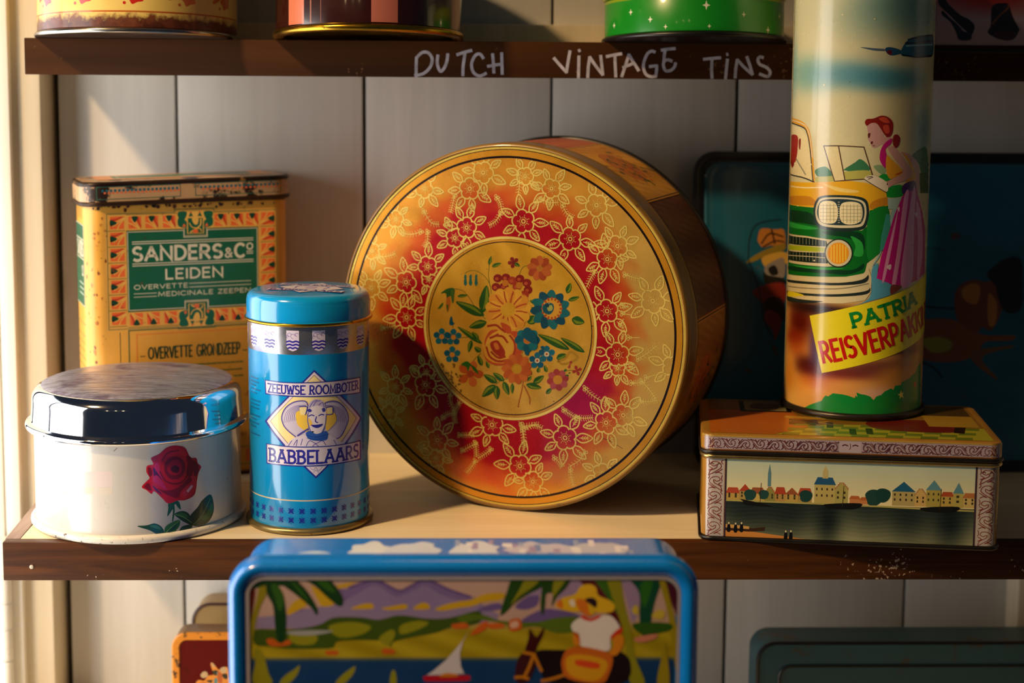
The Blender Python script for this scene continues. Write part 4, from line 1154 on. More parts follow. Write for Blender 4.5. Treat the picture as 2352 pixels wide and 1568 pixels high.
# ================================================================ the setting
WY = 0.215
bk = struct('wall_back', box('wall_back', -0.36, 0.62, WY + 0.012, WY + 0.03, -0.32, 0.62), paint('brown_backing', '#54452e', 0.8, vary=0.4, scale=12))  # brown joint colour seen between the planks
JX = [-0.2915, -0.2085] + [-0.2085 + 0.1325 * k for k in range(1, 7)]
for i in range(len(JX) - 1):
    a, b = JX[i] + (0.0006 if i else 0.0), JX[i + 1] - (0.0018 if i % 2 else 0.0012)
    struct('plank', box('plank', a, b, WY, WY + 0.0125, -0.31, 0.61, 0.0014, 2), M_PLANK, bk)
struct('trim_1', box('trim_1', -0.3252, -0.2958, 0.185, WY + 0.012, -0.32, 0.62, 0.0022), M_POST)
struct('trim_2', box('trim_2', -0.3252, -0.3150, 0.1775, 0.1858, -0.32, 0.62, 0.0012), M_CASING)
struct('trim_3', box('trim_3', -0.2945, 0.62, WY - 0.012, WY + 0.001, 0.2865, 0.3083, 0.001), M_POST)
struct('trim_4', box('trim_4', 0.397, 0.43, 0.19, WY + 0.001, -0.179, -0.024, 0.001), M_POST)
dr = struct('door_1', box('door_1', -0.372, -0.3270, 0.1790, 0.21, -0.32, 0.62, 0.0015), M_CASING)
struct('gap_shade_strip', box('gap_shade_strip', -0.3285, -0.3245, 0.20, 0.225, -0.32, 0.62), paint('dark_green_gap_shade', '#0e3020', 0.7))  # dark strip painting the shade of the gap between door and casing
hg = bpy.data.objects.new('door_hinge', None); C.objects.link(hg); hg.parent = dr
for k, (a, b) in enumerate(((-0.172, -0.1395), (-0.138, -0.1165), (-0.1155, -0.0975), (-0.0965, -0.0775), (-0.0765, -0.0505))):
    o = obj('knuckle', lathe('knuckle', arcprof(0.0036, a + 0.0008, 0.0012, -90, 0, 3) + arcprof(0.0036, b - 0.0008, 0.0012, 0, 90, 3), 28), paint('white_hinge_paint', '#e8e4da', 0.4, wear=0.6, wearcol='#4a6a5a', scale=90), hg)
    o.location = (-0.3262, 0.1725, 0)

# ================================================================ shelves
def shelf(name, label, z, board_top, board_bot, xl_front, xl_back, xr, edge_m, board_m, th, yfront=0.0, left_strip=True):
    t = thing(name, label, 'shelf', (0, 0, z))
    v = []; e = 0.0085 if left_strip else 0.0
    for zz in (board_bot - z, board_top - z): v += [(xl_front + e, yfront + 0.0078, zz), (xr, yfront + 0.0078, zz), (xr, WY - 0.0004, zz), (xl_back + e * 1.5, WY - 0.0004, zz)]
    obj('board', mesh('board', v, [(3, 2, 1, 0), (4, 5, 6, 7), (0, 1, 5, 4), (1, 2, 6, 5), (2, 3, 7, 6), (3, 0, 4, 7)]), board_m, t)
    obj('front_edging', box('front_edging', xl_front, xr, yfront, yfront + 0.0076, -th, 0.0, 0.0007), edge_m, t)
    if left_strip:
        yb = 0.184; v = []
        q = lambda y: xl_front + (xl_back - xl_front) * y / 0.19
        for zz in (-th, 0.0): v += [(q(0.0078), 0.0078, zz), (q(0.0078) + 0.0082, 0.0078, zz), (q(yb) + 0.012, yb, zz), (q(yb), yb, zz)]
        obj('end_edging', mesh('end_edging', v, [(3, 2, 1, 0), (4, 5, 6, 7), (0, 1, 5, 4), (1, 2, 6, 5), (2, 3, 7, 6), (3, 0, 4, 7)]), M_WORN, t)
    return t
mid = shelf('shelf', 'cream shelf with worn dark brown edging, carrying the big round floral tin', 0.0, 0.0, -0.016, -0.2742, -0.2835, 0.56, wood('worn_brown_edging', '#2a1508', '#5c3414', 0.4, axis=0, scale=0.9, bump=0.4, fleck='#b8a088'), M_BOARD, 0.023)
nl = obj('nail', lathe('nail', [(0.0013, -0.003), (0.0013, 0)] + arcprof(0.0008, 0.0, 0.0005, 0, 90, 3), 20, axis='y'), paint('pale_nail', '#d0c8b4', 0.4), mid, 'small round nail head')
nl.location = (-0.2575, 0, -0.0147); nl.rotation_euler = (0, 0, PI)
UZ = 0.2953; UY = 0.127
ups = shelf('shelf', 'dark brown shelf lettered in chalk along its front edge', UZ, UZ - 0.005, UZ - 0.0122, -0.2895, -0.2895, 0.56, wood('brown_painted_edging_fleck', '#341a05', '#432409', 0.7, axis=0, scale=0.5, bump=0.15, fleck='#6a4a2c'), M_BOARD, 0.0235, yfront=UY, left_strip=False)
for seg in ART['chalk'].split('N\n'):
    pr = Print(Surf('plane', a=UY - 0.00005)); art(pr, seg); pr.build('chalk_letter', M_CHALK, ups)
LZ = -0.18
low = thing('shelf', 'deep lowest shelf carrying the blue sailboat tin', 'shelf', (0, 0, LZ))
obj('board', box('board', -0.36, 0.56, -0.222, WY - 0.0004, -0.02, 0.0, 0.0008), M_BOARD, low)
obj('front_edging', box('front_edging', -0.36, 0.56, -0.23, -0.2222, -0.023, 0.0, 0.0007), M_EDGE, low)

# ================================================================ white round tin with a rose
t = thing('rose_tin', 'low round white tin with a red rose and a chrome lid', 'tin', (-0.2061, 0.0588, 0))
R = 0.0623
body = obj('body', lathe('body', [(R - 0.001, 0.0035), (R, 0.006), (R, 0.0575), (R + 0.0006, 0.0585), (R + 0.0006, 0.061), (R - 0.002, 0.062)], 256), paint('white_enamel', '#d2cdc3', 0.3, coat=0.6, wear=0.15, wearcol='#9a8a78', scale=70, vary=0.05), t)
obj('base_rim', lathe('base_rim', [(R - 0.004, 0.0002)] + arcprof(R + 0.0006, 0.0026, 0.0024, -90, 90, 8) + [(R - 0.001, 0.0052)], 256), paint('chipped_white_rim', '#ded8ca', 0.35, wear=1.0, wearcol='#4a2012', scale=110, vary=0.1, wthr=0.6), t, 'white rim chipped with rust')
LR = 0.0640
lid = obj('lid', lathe('lid', [(LR - 0.001, 0.0592)] + arcprof(LR + 0.0014, 0.0612, 0.0020, -100, 80, 8) + [(LR, 0.0640), (LR - 0.0008, 0.0755)] + arcprof(LR - 0.0098, 0.0765, 0.0090, 5, 72, 12), 256, cap=(True, True)), paint('polished_chrome', '#e0e2e8', 0.065, metal=1.0, vary=0.06, scale=30), t, 'polished chrome lid')
obj('lid_top', lathe('lid_top', [(LR - 0.0066, 0.0850), (LR - 0.0085, 0.0858), (0.046, 0.0870), (0.03, 0.0880), (0.012, 0.0885), (0.0006, 0.0886)], 192, cap=(False, True)), scratched('scratched_lid_top'), lid, 'lid top dulled by fine scratches')
pr = Print(Surf('cyl', R=R)); art(pr, ART['white']); pr.build('rose_print', M_PRINT, t, 'red rose with green leaves')

# ================================================================ tall blue cylinder tin
BL = '#0a94da'
t = thing('blue_cylinder_tin', 'tall slim blue cylinder tin with a diamond label of a smiling woman', 'tin', (-0.0996, 0.0507, 0))
R = 0.0368
body = obj('body', lathe('body', [(R - 0.0006, 0.003), (R, 0.0045), (R, 0.1262), (R - 0.001, 0.1275)], 256), paint('blue_lacquer', BL, 0.16, coat=0.7, vary=0.06, wear=0.25, wearcol='#1a4a7a', scale=60, wthr=0.66), t)
obj('base_rim', lathe('base_rim', [(R - 0.003, 0.0002)] + arcprof(R + 0.0004, 0.0022, 0.0020, -90, 90, 8) + [(R - 0.0005, 0.0044)], 256), paint('dull_gold_rim', '#9a8a5c', 0.35, metal=0.8, vary=0.3, wear=0.6, wearcol='#4a2a14', scale=80), t, 'dull gold rim')
obj('silver_band', lathe('silver_band', [(R, 0.1093), (R + 0.00004, 0.1095), (R + 0.00004, 0.1258), (R, 0.1260)], 256, cap=(False, False)), paint('silver_lacquer', '#c4c4c8', 0.26, metal=0.95, vary=0.1), t, 'silver band')
LR = R + 0.0008
obj('lid', lathe('lid', [(LR - 0.001, 0.1262), (LR + 0.0004, 0.1263)] + arcprof(LR + 0.0004, 0.1272, 0.0008, -90, 90, 5) + [(LR, 0.1282), (LR, 0.1382)] + arcprof(LR - 0.0052, 0.1386, 0.0050, 0, 80, 9) + [(LR - 0.008, 0.1438), (0.02, 0.1443), (0.0005, 0.1444)], 256), MATS['blue_lacquer'], t)
obj('lid_rim', lathe('lid_rim', arcprof(LR + 0.0004, 0.1270, 0.0010, -80, 80, 6), 256, cap=(False, False)), M_GOLDRIM, t)
pr = Print(Surf('cyl', R=R, ds=0.0016)); pr.base = 8; art(pr, ART['babb'])
for z, wd, c in ((0.0212, 0.0008, '#c8c0a0'),):
    pr.stroke([(-PI * R, z), (PI * R, z)], wd, c)
for row in range(2):
    for k in range(35):
        s0 = 2 * PI * R * k / 35 - PI * R + 0.0023; z0 = 0.0147 - 0.0056 * row
        for a in (45, -45, 0, 90):
            q = 0.0019 if a % 90 else 0.0022; wd = 0.0009 if a % 90 else 0.00025
            dx, dz = q * math.cos(math.radians(a)), q * math.sin(math.radians(a)); pr.stroke([(s0 - dx, z0 - dz), (s0 + dx, z0 + dz)], wd, '#1c2c9a', L=9)
        pr.disc((s0, z0), 0.0011, 0.0011, '#1c2c9a', 10, L=10)
for k in range(15):
    s0 = 2 * PI * R * k / 15 + 0.0097; z0 = 0.1178; W = '#cfc8e2'; B = '#2a2498'
    if s0 > PI * R: s0 -= 2 * PI * R
    pr.fill([(s0 - 0.0038, z0 + 0.0060), (s0 - 0.0038, z0 - 0.0034), (s0 - 0.0026, z0 - 0.0054), (s0, z0 - 0.0064), (s0 + 0.0026, z0 - 0.0054), (s0 + 0.0038, z0 - 0.0034), (s0 + 0.0038, z0 + 0.0060)], W)
    for j in range(3):
        zz = z0 - 0.0006 - 0.0019 * j; hw = 0.0038 if j < 2 else 0.0029
        pr.stroke([(s0 + hw * u, zz + 0.0003 * (1 if i % 2 else -1)) for i, u in enumerate((-1, -0.5, 0, 0.5, 1))], 0.0010, B, smooth=True)
    for a in ((-0.002, 0.0034, 0.0012), (0.0002, 0.0026, 0.0014), (0.0025, 0.0036, 0.001), (-0.003, 0.0022, 0.0008)):
        pr.stroke([(s0 + a[0] + a[2] * math.cos(q), z0 + a[1] + a[2] * math.sin(q)) for q in (0.2, 1.3, 2.6, 3.8, 4.9)], 0.00028, '#7a70b8', smooth=True)
pr.text('ZEEUWSE ROOMBOTER', (-0.0222, 0.0859), (0.0372, 0.0857), 0.0050, 0.00095, '#2a2a9c', serif=True)
pr.text('BABBELAARS', (-0.0215, 0.0440), (0.0370, 0.0440), 0.0076, 0.0014, '#2a2a9c', serif=True)
random.seed(3)
for z in [0.0925 - 0.0023 * i for i in range(17)]:      # fine illegible ingredients text at the left, and a column at the right
    if random.random() < 0.85: pr.stroke([(-0.0415, z), (-0.0415 + random.uniform(0.007, 0.013), z)], 0.0009, '#17629c', L=9)
for s0 in (0.0425, 0.0442):
    z = 0.095
    while z > 0.05:
        l = random.uniform(0.002, 0.006); pr.stroke([(s0, z), (s0, z - l)], 0.0008, '#17629c', L=9); z -= l + 0.001
pr.build('printed_label', M_PRINT, t, 'diamond label with two banners, coats of arms and star rows')
pr = Print(Surf('top', a=0.1445)); th = math.radians(-14); cr, sr = math.cos(th), math.sin(th)
rt2 = lambda P: [(0.002 + x * cr - y * sr, -0.002 + x * sr + y * cr) for x, y in P]
pr.fill(rt2([(-0.021, 0), (0, -0.021), (0.021, 0), (0, 0.021)]), '#d8d4e4'); pr.stroke(rt2([(-0.021, 0), (0, -0.021), (0.021, 0), (0, 0.021)]), 0.0006, '#3a3aa0', True)
for y in (0.011, -0.011):
    q = rt2([(-0.024, y - 0.0036), (0.024, y - 0.0036), (0.024, y + 0.0036), (-0.024, y + 0.0036)]); pr.fill(q, '#d8d4e4'); pr.stroke(q, 0.0005, '#3a3aa0', True)
a, b = rt2([(-0.022, 0.0088), (0.022, 0.0088)]); pr.text('ZEEUWSE ROOMBOTER', a, b, 0.0042, 0.0008, '#3a3aa0', serif=True)
a, b = rt2([(-0.022, -0.0135), (0.022, -0.0135)]); pr.text('BABBELAARS', a, b, 0.0048, 0.0011, '#3a3aa0', serif=True)
pr.disc(rt2([(0, 0)])[0], 0.004, 0.0052, '#b8b0d8'); pr.stroke(rt2([(-0.009, -0.004), (-0.01, 0.004), (-0.004, 0.007), (0.004, 0.007), (0.01, 0.004), (0.009, -0.004)]), 0.0012, '#8078c0', smooth=True)
pr.build('lid_print', M_PRINT, t, 'small diamond emblem on the lid')

# ================================================================ yellow soap tin
t = thing('soap_tin', 'rusty yellow rectangular soap tin with a dark green panel', 'tin', (-0.1970, 0.1668, 0), (0, 0, math.radians(21)))
W, Dp, r = 0.1357, 0.051, 0.0115
M_SOAP = paint('aged_yellow_tin', '#e0a23c', 0.42, coat=0.2, wear=0.75, wearcol='#6a3410', scale=42, vary=0.16, wthr=0.64)
TL = Matrix.Translation((0, 0, 0.1905)) @ Matrix.Rotation(math.radians(-1.1), 4, 'Y') @ Matrix.Translation((0, 0, -0.1905))
obj('body', rbox('body', W, Dp, r, [(-0.0008, 0.0018), (0, 0.003), (0, 0.183), (-0.0002, 0.188)], 10), M_SOAP, t)
obj('base_rim', rbox('base_rim', W, Dp, r, [(-0.002, 0.0)] + [(0.0001 + 0.0009 * math.cos(math.radians(a)), 0.0014 + 0.0013 * math.sin(math.radians(a))) for a in range(-90, 91, 30)], 10), paint('rusty_dark_rim', '#4a2c14', 0.55, metal=0.4, vary=0.4), t)
M_LID = paint('worn_soap_lid', '#b8946a', 0.4, coat=0.2, wear=1.0, wearcol='#24140a', scale=26, vary=0.35, wthr=0.53)
obj('lid', rbox('lid', W, Dp, r, [(0.0012, 0.1905), (0.0022, 0.1908), (0.0022, 0.2010)] + [(0.0022 - 0.0035 + 0.0035 * math.cos(math.radians(a)), 0.2010 + 0.003 * math.sin(math.radians(a))) for a in range(15, 91, 15)] + [(-0.01, 0.2044)], 10, M=TL), M_LID, t, 'heavily worn hinged lid')
obj('lid_rim', rbox('lid_rim', W, Dp, r, [(0.0014 + 0.0016 * math.cos(math.radians(a)), 0.1893 + 0.0016 * math.sin(math.radians(a))) for a in range(-90, 91, 30)], 10, M=TL, cap=(False, False)), paint('dark_rusty_bead', '#3a2412', 0.4, metal=0.5, vary=0.4), t)
obj('lid_edge', rbox('lid_edge', W, Dp, r, [(0.0004 + 0.0022 * math.cos(math.radians(a)), 0.2018 + 0.0020 * math.sin(math.radians(a))) for a in range(-40, 111, 25)], 10, M=TL, cap=(False, False)), paint('rusty_lid_edge', '#2c1a0c', 0.4, metal=0.4, vary=0.4, wear=0.9, wearcol='#a87a40', scale=34, wthr=0.6), t)
hk = obj('hinge_knuckle', lathe('hinge_knuckle', [(0.0018, -0.006), (0.0022, -0.005), (0.0022, 0.005), (0.0018, 0.006)], 20), MATS['dark_rusty_bead'], t)
hk.location = (W / 2 + 0.0035, 0.004, 0.1965); hk.rotation_euler = (PI / 2, 0, 0)
pr = Print(Surf('wrap', wrap=(W / 2, Dp / 2, r), ds=0.0015)); pr.base = 5; pr.S.off = -0.0023
Y, Gn, Or, Rd = '#e2b050', '#0e5a3c', '#e2662a', '#c23a18'
pr.fill([(-0.0535, 0.1045), (0.0625, 0.1045), (0.0625, 0.1822), (-0.0535, 0.1822)], '#dca448')
pr.stroke([(-0.0515, 0.1052), (-0.006, 0.1052), (-0.006, 0.1032), (0.0185, 0.1032), (0.0185, 0.1052), (0.0615, 0.1052), (0.0615, 0.1815), (0.0185, 0.1815), (0.0185, 0.1836), (-0.0075, 0.1836), (-0.0075, 0.1815), (-0.0515, 0.1815)], 0.0004, Gn, True)
def tile(x, z, w, h, a):
    cx, cz = x + w / 2, z + h / 2; m = lambda u, v: (cx + (u * math.cos(a) - v * math.sin(a)) * w / 2, cz + (u * math.sin(a) + v * math.cos(a)) * h / 2)
    pr.fill([m(-1, -1), m(1, -1), m(1, 1), m(-1, 1)], Or)
    for u, v in ((-1, -0.3), (-0.55, 0.35), (0.1, 0.75)):
        pr.stroke([m(u, v + 0.25), m((u + 1) * 0.4 - 0.3, v * 0.5 - 0.2), m(0.75, -0.95 + 0.2 * u)], 0.0007, Y, smooth=True); pr.stroke([m(u * 0.3 + 0.5, 0.9), m(0.6 + u * 0.1, 0.1), m(0.95, -0.6 + u * 0.2)], 0.0005, Rd, smooth=True)
    pr.fill([m(-0.42, 1), m(0.42, 1), m(0.4, 0.6), m(0.15, 0.15), m(-0.05, 0.05), m(-0.25, 0.25), m(-0.42, 0.65)], '#0c3a22', True)
xs = (-0.0377, -0.0267, -0.0153, 0.0190, 0.0300, 0.0404)
for x in xs:
    tile(x, 0.1716, 0.0083, 0.0080, 0); tile(x, 0.1074, 0.0083, 0.0080, PI)
for k in range(7):
    z = 0.1716 - 0.01055 * k; tile(-0.0495, z, 0.0090, 0.0082, PI / 2); tile(0.0508, z, 0.0088, 0.0082, -PI / 2)
    for a, b in ((-0.0510, -0.0398), (0.0500, 0.0605)): pr.stroke([(a, z - 0.0012), (b, z - 0.0012)], 0.0004, '#5a5a20')
for z in (0.1703, 0.1808, 0.1164, 0.1062): pr.stroke([(-0.039, z), (0.049, z)], 0.00035, '#5a5a20')
pr.fill([(-0.0391, 0.1166), (0.0485, 0.1166), (0.0485, 0.1702), (-0.0391, 0.1702)], Gn)
for z, s in ((0.1702, 1), (0.1166, -1)):          # ornaments in the middle of the border, top and bottom
    q = lambda x, y: (0.0062 + x, z + s * y)
    pr.fill([q(-0.0118, 0.0004), q(0.0118, 0.0004), q(0.0118, 0.0122), q(-0.0118, 0.0122)], Y)
    for g in (-1, 1):
        pr.fill([q(g * 0.0112, 0.002), q(g * 0.0052, 0.001), q(g * 0.0062, 0.0055), q(g * 0.0112, 0.0075)], Gn, True); pr.fill([q(g * 0.0112, 0.0078), q(g * 0.0076, 0.006), q(g * 0.0056, 0.0112), q(g * 0.0112, 0.0115)], Gn, True)
        pr.fill([q(g * 0.0085, 0.0018), q(g * 0.0065, 0.0016), q(g * 0.0075, 0.0036)], Or, True); pr.fill([q(g * 0.0046, 0.0082), q(g * 0.0014, 0.0085), q(g * 0.003, 0.0114)], Gn); pr.fill([q(g * 0.004, 0.0106), q(g * 0.0018, 0.0108), q(g * 0.003, 0.0118)], Or)
    pr.fill([q(-0.0075, 0.0006), q(0.0075, 0.0006), q(0.0075, -0.0046), q(-0.0075, -0.0046)], Gn); pr.stroke([q(-0.0075, 0.0006), q(-0.0075, -0.0046), q(0.0075, -0.0046), q(0.0075, 0.0006)], 0.0005, '#c8b890')
    pr.fill([q(-0.0056, 0.0078), q(0.0056, 0.0078), q(0.0056, -0.0032), q(-0.0056, -0.0032)], Y); pr.fill([q(-0.005, 0.0072), q(0.005, 0.0072), q(0.005, -0.0028), q(-0.005, -0.0028)], Gn)
    pr.fill([q(-0.0022, 0.007), q(0.002, 0.007), q(0.0012, 0.003), q(-0.001, 0.0034)], Y, True); pr.stroke([q(0.0036, 0.0066), q(0.003, 0.002), q(-0.0034, -0.0022)], 0.0009, Y, smooth=True); pr.stroke([q(-0.004, 0.004), q(-0.002, 0.001), q(0.003, 0.000), q(0.004, -0.002)], 0.0006, Y, smooth=True); pr.disc(q(0, -0.0016), 0.0019, 0.0014, Or, 12)
    pr.stroke([q(-0.0385 - 0.0062 + 0.0006, -0.0008), q(-0.0078, -0.0008), q(-0.0078, -0.0054), q(0.0078, -0.0054), q(0.0078, -0.0008), q(0.0482 - 0.0068, -0.0008)], 0.00045, '#d8ccb0')
for x in (-0.0384, 0.0478): pr.stroke([(x, 0.1174), (x, 0.1694)], 0.00045, '#d8ccb0')
Wh = '#d4cdb4'
for z in (0.1628, 0.1614, 0.1482, 0.1468): pr.stroke([(-0.0355, z), (0.0450, z)], 0.00055, Wh)
pr.text('SANDERS', (-0.0350, 0.1502), (0.0235, 0.1502), 0.0088, 0.0019, Wh)
pr.text('&', (0.0258, 0.1504), (0.0305, 0.1504), 0.0058, 0.0012, Wh); pr.text('C', (0.0328, 0.1502), (0.0388, 0.1502), 0.0088, 0.0019, Wh); pr.text('O', (0.0408, 0.1552), (0.0446, 0.1552), 0.0040, 0.0010, Wh)
for z in (0.1538, 0.1524): pr.stroke([(0.0405, z), (0.0448, z)], 0.0006, Wh)
pr.text('LEIDEN', (-0.0138, 0.1374), (0.0240, 0.1374), 0.0064, 0.00125, Wh)
pr.text('OVERVETTE', (-0.0347, 0.1312), (0.0003, 0.1312), 0.0028, 0.0005, Wh); pr.text('MEDICINALE', (-0.0190, 0.1260), (0.0172, 0.1260), 0.0028, 0.0005, Wh); pr.text('ZEEPEN', (0.0208, 0.1260), (0.0428, 0.1260), 0.0028, 0.0005, Wh)
for z in (0.1337, 0.1312): pr.stroke([(0.0015, z), (0.0432, z)], 0.0004, Wh)
for z in (0.1283, 0.1261): pr.stroke([(-0.0350, z), (-0.0202, z)], 0.0004, Wh)
# lower panel
Bk = '#1c3a1c'
pr.stroke([(-0.0445, 0.010), (-0.0445, 0.1030)], 0.0004, Bk); pr.stroke([(-0.0388, 0.0102), (-0.0388, 0.1040), (0.0512, 0.1040), (0.0512, 0.0102)], 0.0007, Gn); pr.stroke([(-0.0337, 0.022), (-0.0337, 0.1010), (0.0462, 0.1010), (0.0462, 0.022)], 0.0006, '#e07a2a')
pr.text('OVERVETTE GRONDZEEP', (-0.0262, 0.0843), (0.0350, 0.0843), 0.0074, 0.00105, Bk); pr.stroke([(-0.0315, 0.0862), (-0.0285, 0.0862)], 0.0006, Bk); pr.stroke([(0.037, 0.0862), (0.040, 0.0862)], 0.0006, Bk)
random.seed(5)
for z, x0, x1 in ((0.0785, -0.012, 0.036), (0.0735, 0.0, 0.036), (0.0690, 0.005, 0.036), (0.062, -0.02, 0.03), (0.057, -0.02, 0.03)):
    x = x0
    while x < x1:
        l = random.uniform(0.001, 0.0035); pr.stroke([(x, z), (x + l, z)], 0.0010, '#4a5a24'); x += l + 0.0008
for x in (-0.028, -0.014, 0.0, 0.014, 0.028, 0.0385): pr.fill([(x, 0.0092), (x + 0.006, 0.0092), (x + 0.006, 0.0178), (x, 0.0178)], Or); pr.stroke([(x + 0.003, 0.0095), (x + 0.003, 0.0175)], 0.0008, Y)
for z in (0.0075, 0.0195): pr.stroke([(-0.0445, z), (0.0515, z)], 0.0005, '#4a6a2a')
random.seed(77)
for k in range(150):      # rust blooms along the edges and dark specks
    e = k % 3
    if e == 0: x, z, m_ = -0.059 + abs(random.gauss(0, 0.004)) * random.choice((-1, 1)), random.uniform(0.03, 0.186) ** 0.7 * 0.60, 0.0010
    elif e == 1: x, z, m_ = random.uniform(-0.062, 0.062), 0.187 - abs(random.gauss(0, 0.0012)), 0.0016
    else: x, z, m_ = random.uniform(-0.06, 0.066), random.uniform(0.02, 0.186), 0.0006
    rr_ = random.uniform(0.2, 1.0) * m_; c = random.choice(('#a86424', '#b8742a', '#7a4014', '#c07f30') if e == 0 else ('#3a1c0c', '#5a2c10', '#2a160a'))
    pr.fill([(x + rr_ * random.uniform(0.5, 1.2) * math.cos(j * 0.9), z + rr_ * random.uniform(0.6, 2.0 if e == 0 else 1.1) * math.sin(j * 0.9)) for j in range(7)], c, e == 0)
# left side wall: green label strip with pale lettering
sx = -0.0655 - 0.004
pr.fill([(sx - 0.034, 0.1195), (sx, 0.1195), (sx, 0.1742), (sx - 0.034, 0.1742)], Gn); pr.stroke([(sx - 0.034, 0.1200), (sx - 0.0006, 0.1200), (sx - 0.0006, 0.1737), (sx - 0.034, 0.1737)], 0.0005, Wh)
for z in (0.1640, 0.1510): pr.stroke([(sx - 0.033, z), (sx - 0.001, z)], 0.0007, Wh)
pr.text('SANDERS', (sx - 0.030, 0.1528), (sx - 0.002, 0.1528), 0.0095, 0.0016, Wh); pr.text('CO', (sx - 0.010, 0.1400), (sx - 0.003, 0.1400), 0.0065, 0.0011, Wh)
for z in (0.1345, 0.1310, 0.1275): pr.stroke([(sx - 0.022, z), (sx - 0.003, z)], 0.0012, '#9ab09a')
for k in range(16): pr.stroke([(sx - 0.03, 0.100 - 0.0052 * k), (sx - 0.001 - 0.002 * (k % 3), 0.100 - 0.0052 * k)], 0.0009, '#6a7a34')
pr.stroke([(sx - 0.033, 0.108), (sx + 0.001, 0.108)], 0.0005, Gn)
for k in range(5): pr.stroke([(sx - 0.004 - 0.005 * k, 0.178), (sx - 0.006 - 0.005 * k, 0.184)], 0.0012, '#6a5a2c')
pr.build('printed_label', M_PRINTWORN, t, 'green panel in a border of orange tiles')
pr = Print(Surf('wrap', wrap=(W / 2 + 0.0022, Dp / 2 + 0.0022, r + 0.0022), ds=0.0015, M=TL)); pr.base = 4
for x0, x1 in ((-0.060, -0.006), (0.004, 0.062)):
    pr.stroke([(x0, 0.1925), (x1, 0.1925), (x1, 0.2005), (x0, 0.2005)], 0.0005, '#2a5a48', True)
    n = 19
    for k in range(n):
        x = x0 + 0.003 + (x1 - x0 - 0.006) * k / (n - 1); pr.fill([(x, 0.1972), (x + 0.0016, 0.1972), (x + 0.0016, 0.1988), (x, 0.1988)], '#1c5a6a'); pr.fill([(x + 0.0014, 0.1960), (x + 0.0029, 0.1960), (x + 0.0029, 0.1972), (x + 0.0014, 0.1972)], '#d86a3c')
pr.build('lid_border', M_PRINTWORN, t, 'two dotted border strips on the lid')
pr = Print(Surf('top', a=0.2045, M=TL)); q = [(-0.058, -0.018), (0.058, -0.018), (0.058, 0.018), (-0.058, 0.018)]
pr.fill(q, '#d88a3a'); q = [(x * 0.8, y * 0.6) for x, y in q]; pr.fill(q, '#1f6a48'); pr.stroke([(x * 0.92, y * 0.85) for x, y in q], 0.0006, '#c8b890', True)
pr.build('lid_print', M_PRINTWORN, t)

# ================================================================ big round floral tin, lying on its side
t = thing('round_floral_tin', 'big round floral tin on its side with a red and gold face', 'tin', (0.0229, 0.0669, 0.0), (0, 0, math.radians(-22.3)))
R = 0.1163; CZ = 0.1163
M_BARREL = paint('dark_gold_barrel', '#8a6420', 0.38, coat=0.3, wear=0.6, wearcol='#2c1c0a', scale=28, vary=0.35, wthr=0.6)
lidp = [(R - 0.0030, 0.0012)] + [(R - 0.0024 + 0.0022 * math.sin(math.radians(a)), 0.0024 - 0.0022 * math.cos(math.radians(a))) for a in range(10, 91, 16)] + [(R - 0.0002, 0.0035), (R - 0.0006, 0.018), (R - 0.0004, 0.0195), (R - 0.0002, 0.021), (R - 0.0010, 0.0225), (R - 0.0022, 0.0228)]
o = obj('lid', lathe('lid', lidp, 256, axis='y', cap=(True, False)), M_BARREL, t); o.location = (0, 0, CZ)
RB = 0.1142
o = obj('barrel', lathe('barrel', [(RB - 0.0006, 0.0215), (RB, 0.0228), (RB + 0.0008, 0.1), (RB - 0.002, 0.1025)], 256, axis='y', cap=(False, True)), M_BARREL, t); o.location = (0, 0, CZ)
o = obj('back_rim', lathe('back_rim', [(RB - 0.001, 0.0985)] + [(R - 0.0012 + 0.0016 * math.sin(math.radians(a)), 0.1018 - 0.0022 * math.cos(math.radians(a))) for a in range(0, 181, 20)] + [(RB - 0.002, 0.104)], 256, axis='y', cap=(False, False)), M_BLACKRIM, t); o.location = (0, 0, CZ)
MF = Matrix.Translation((0, 0, CZ))
random.seed(11)
pr = Print(Surf('plane', a=0.0010, M=MF))
FLOW = [(-0.0287, 0.0623, 0.00653), (-0.0367, 0.0554, 0.00598), (0.0093, 0.0679, 0.00734), (-0.0554, 0.0363, 0.00653), (-0.0545, 0.0283, 0.00517), (-0.0177, 0.0972, 0.0068), (-0.0267, 0.0868, 0.0068), (-0.0577, 0.0858, 0.00598), (-0.0705, 0.0254, 0.00707), (-0.0701, 0.0027, 0.00707), (-0.095, 0.0203, 0.00598), (-0.0777, 0.0657, 0.00544), (-0.0945, 0.0444, 0.00544), (0.04, 0.0583, 0.00707), (0.0639, 0.0471, 0.00653), (0.0702, 0.0553, 0.00653), (0.0642, 0.0152, 0.00707), (0.0566, 0.0797, 0.0068), (0.093, 0.0231, 0.00734), (0.0275, 0.0888, 0.00598), (0.0102, 0.0959, 0.00544), (-0.0567, -0.0403, 0.00734), (-0.0562, -0.032, 0.00544), (-0.0108, -0.0622, 0.00734), (-0.0484, -0.0756, 0.00707), (0.0083, -0.0869, 0.00734), (0.0171, -0.0961, 0.00653), (-0.0779, -0.0431, 0.00598), (-0.0493, -0.0877, 0.00544), (-0.0821, -0.0606, 0.00544), (0.0714, -0.0112, 0.00734), (0.0715, -0.0196, 0.0049), (0.0381, -0.0661, 0.00762), (0.0646, -0.0541, 0.00707), (0.0755, -0.0485, 0.0068), (0.0627, -0.0859, 0.00598), (0.1062, -0.0161, 0.00653)]
def hexs(h): return np.array([int(h[i:i + 2], 16) / 255 for i in (1, 3, 5)])
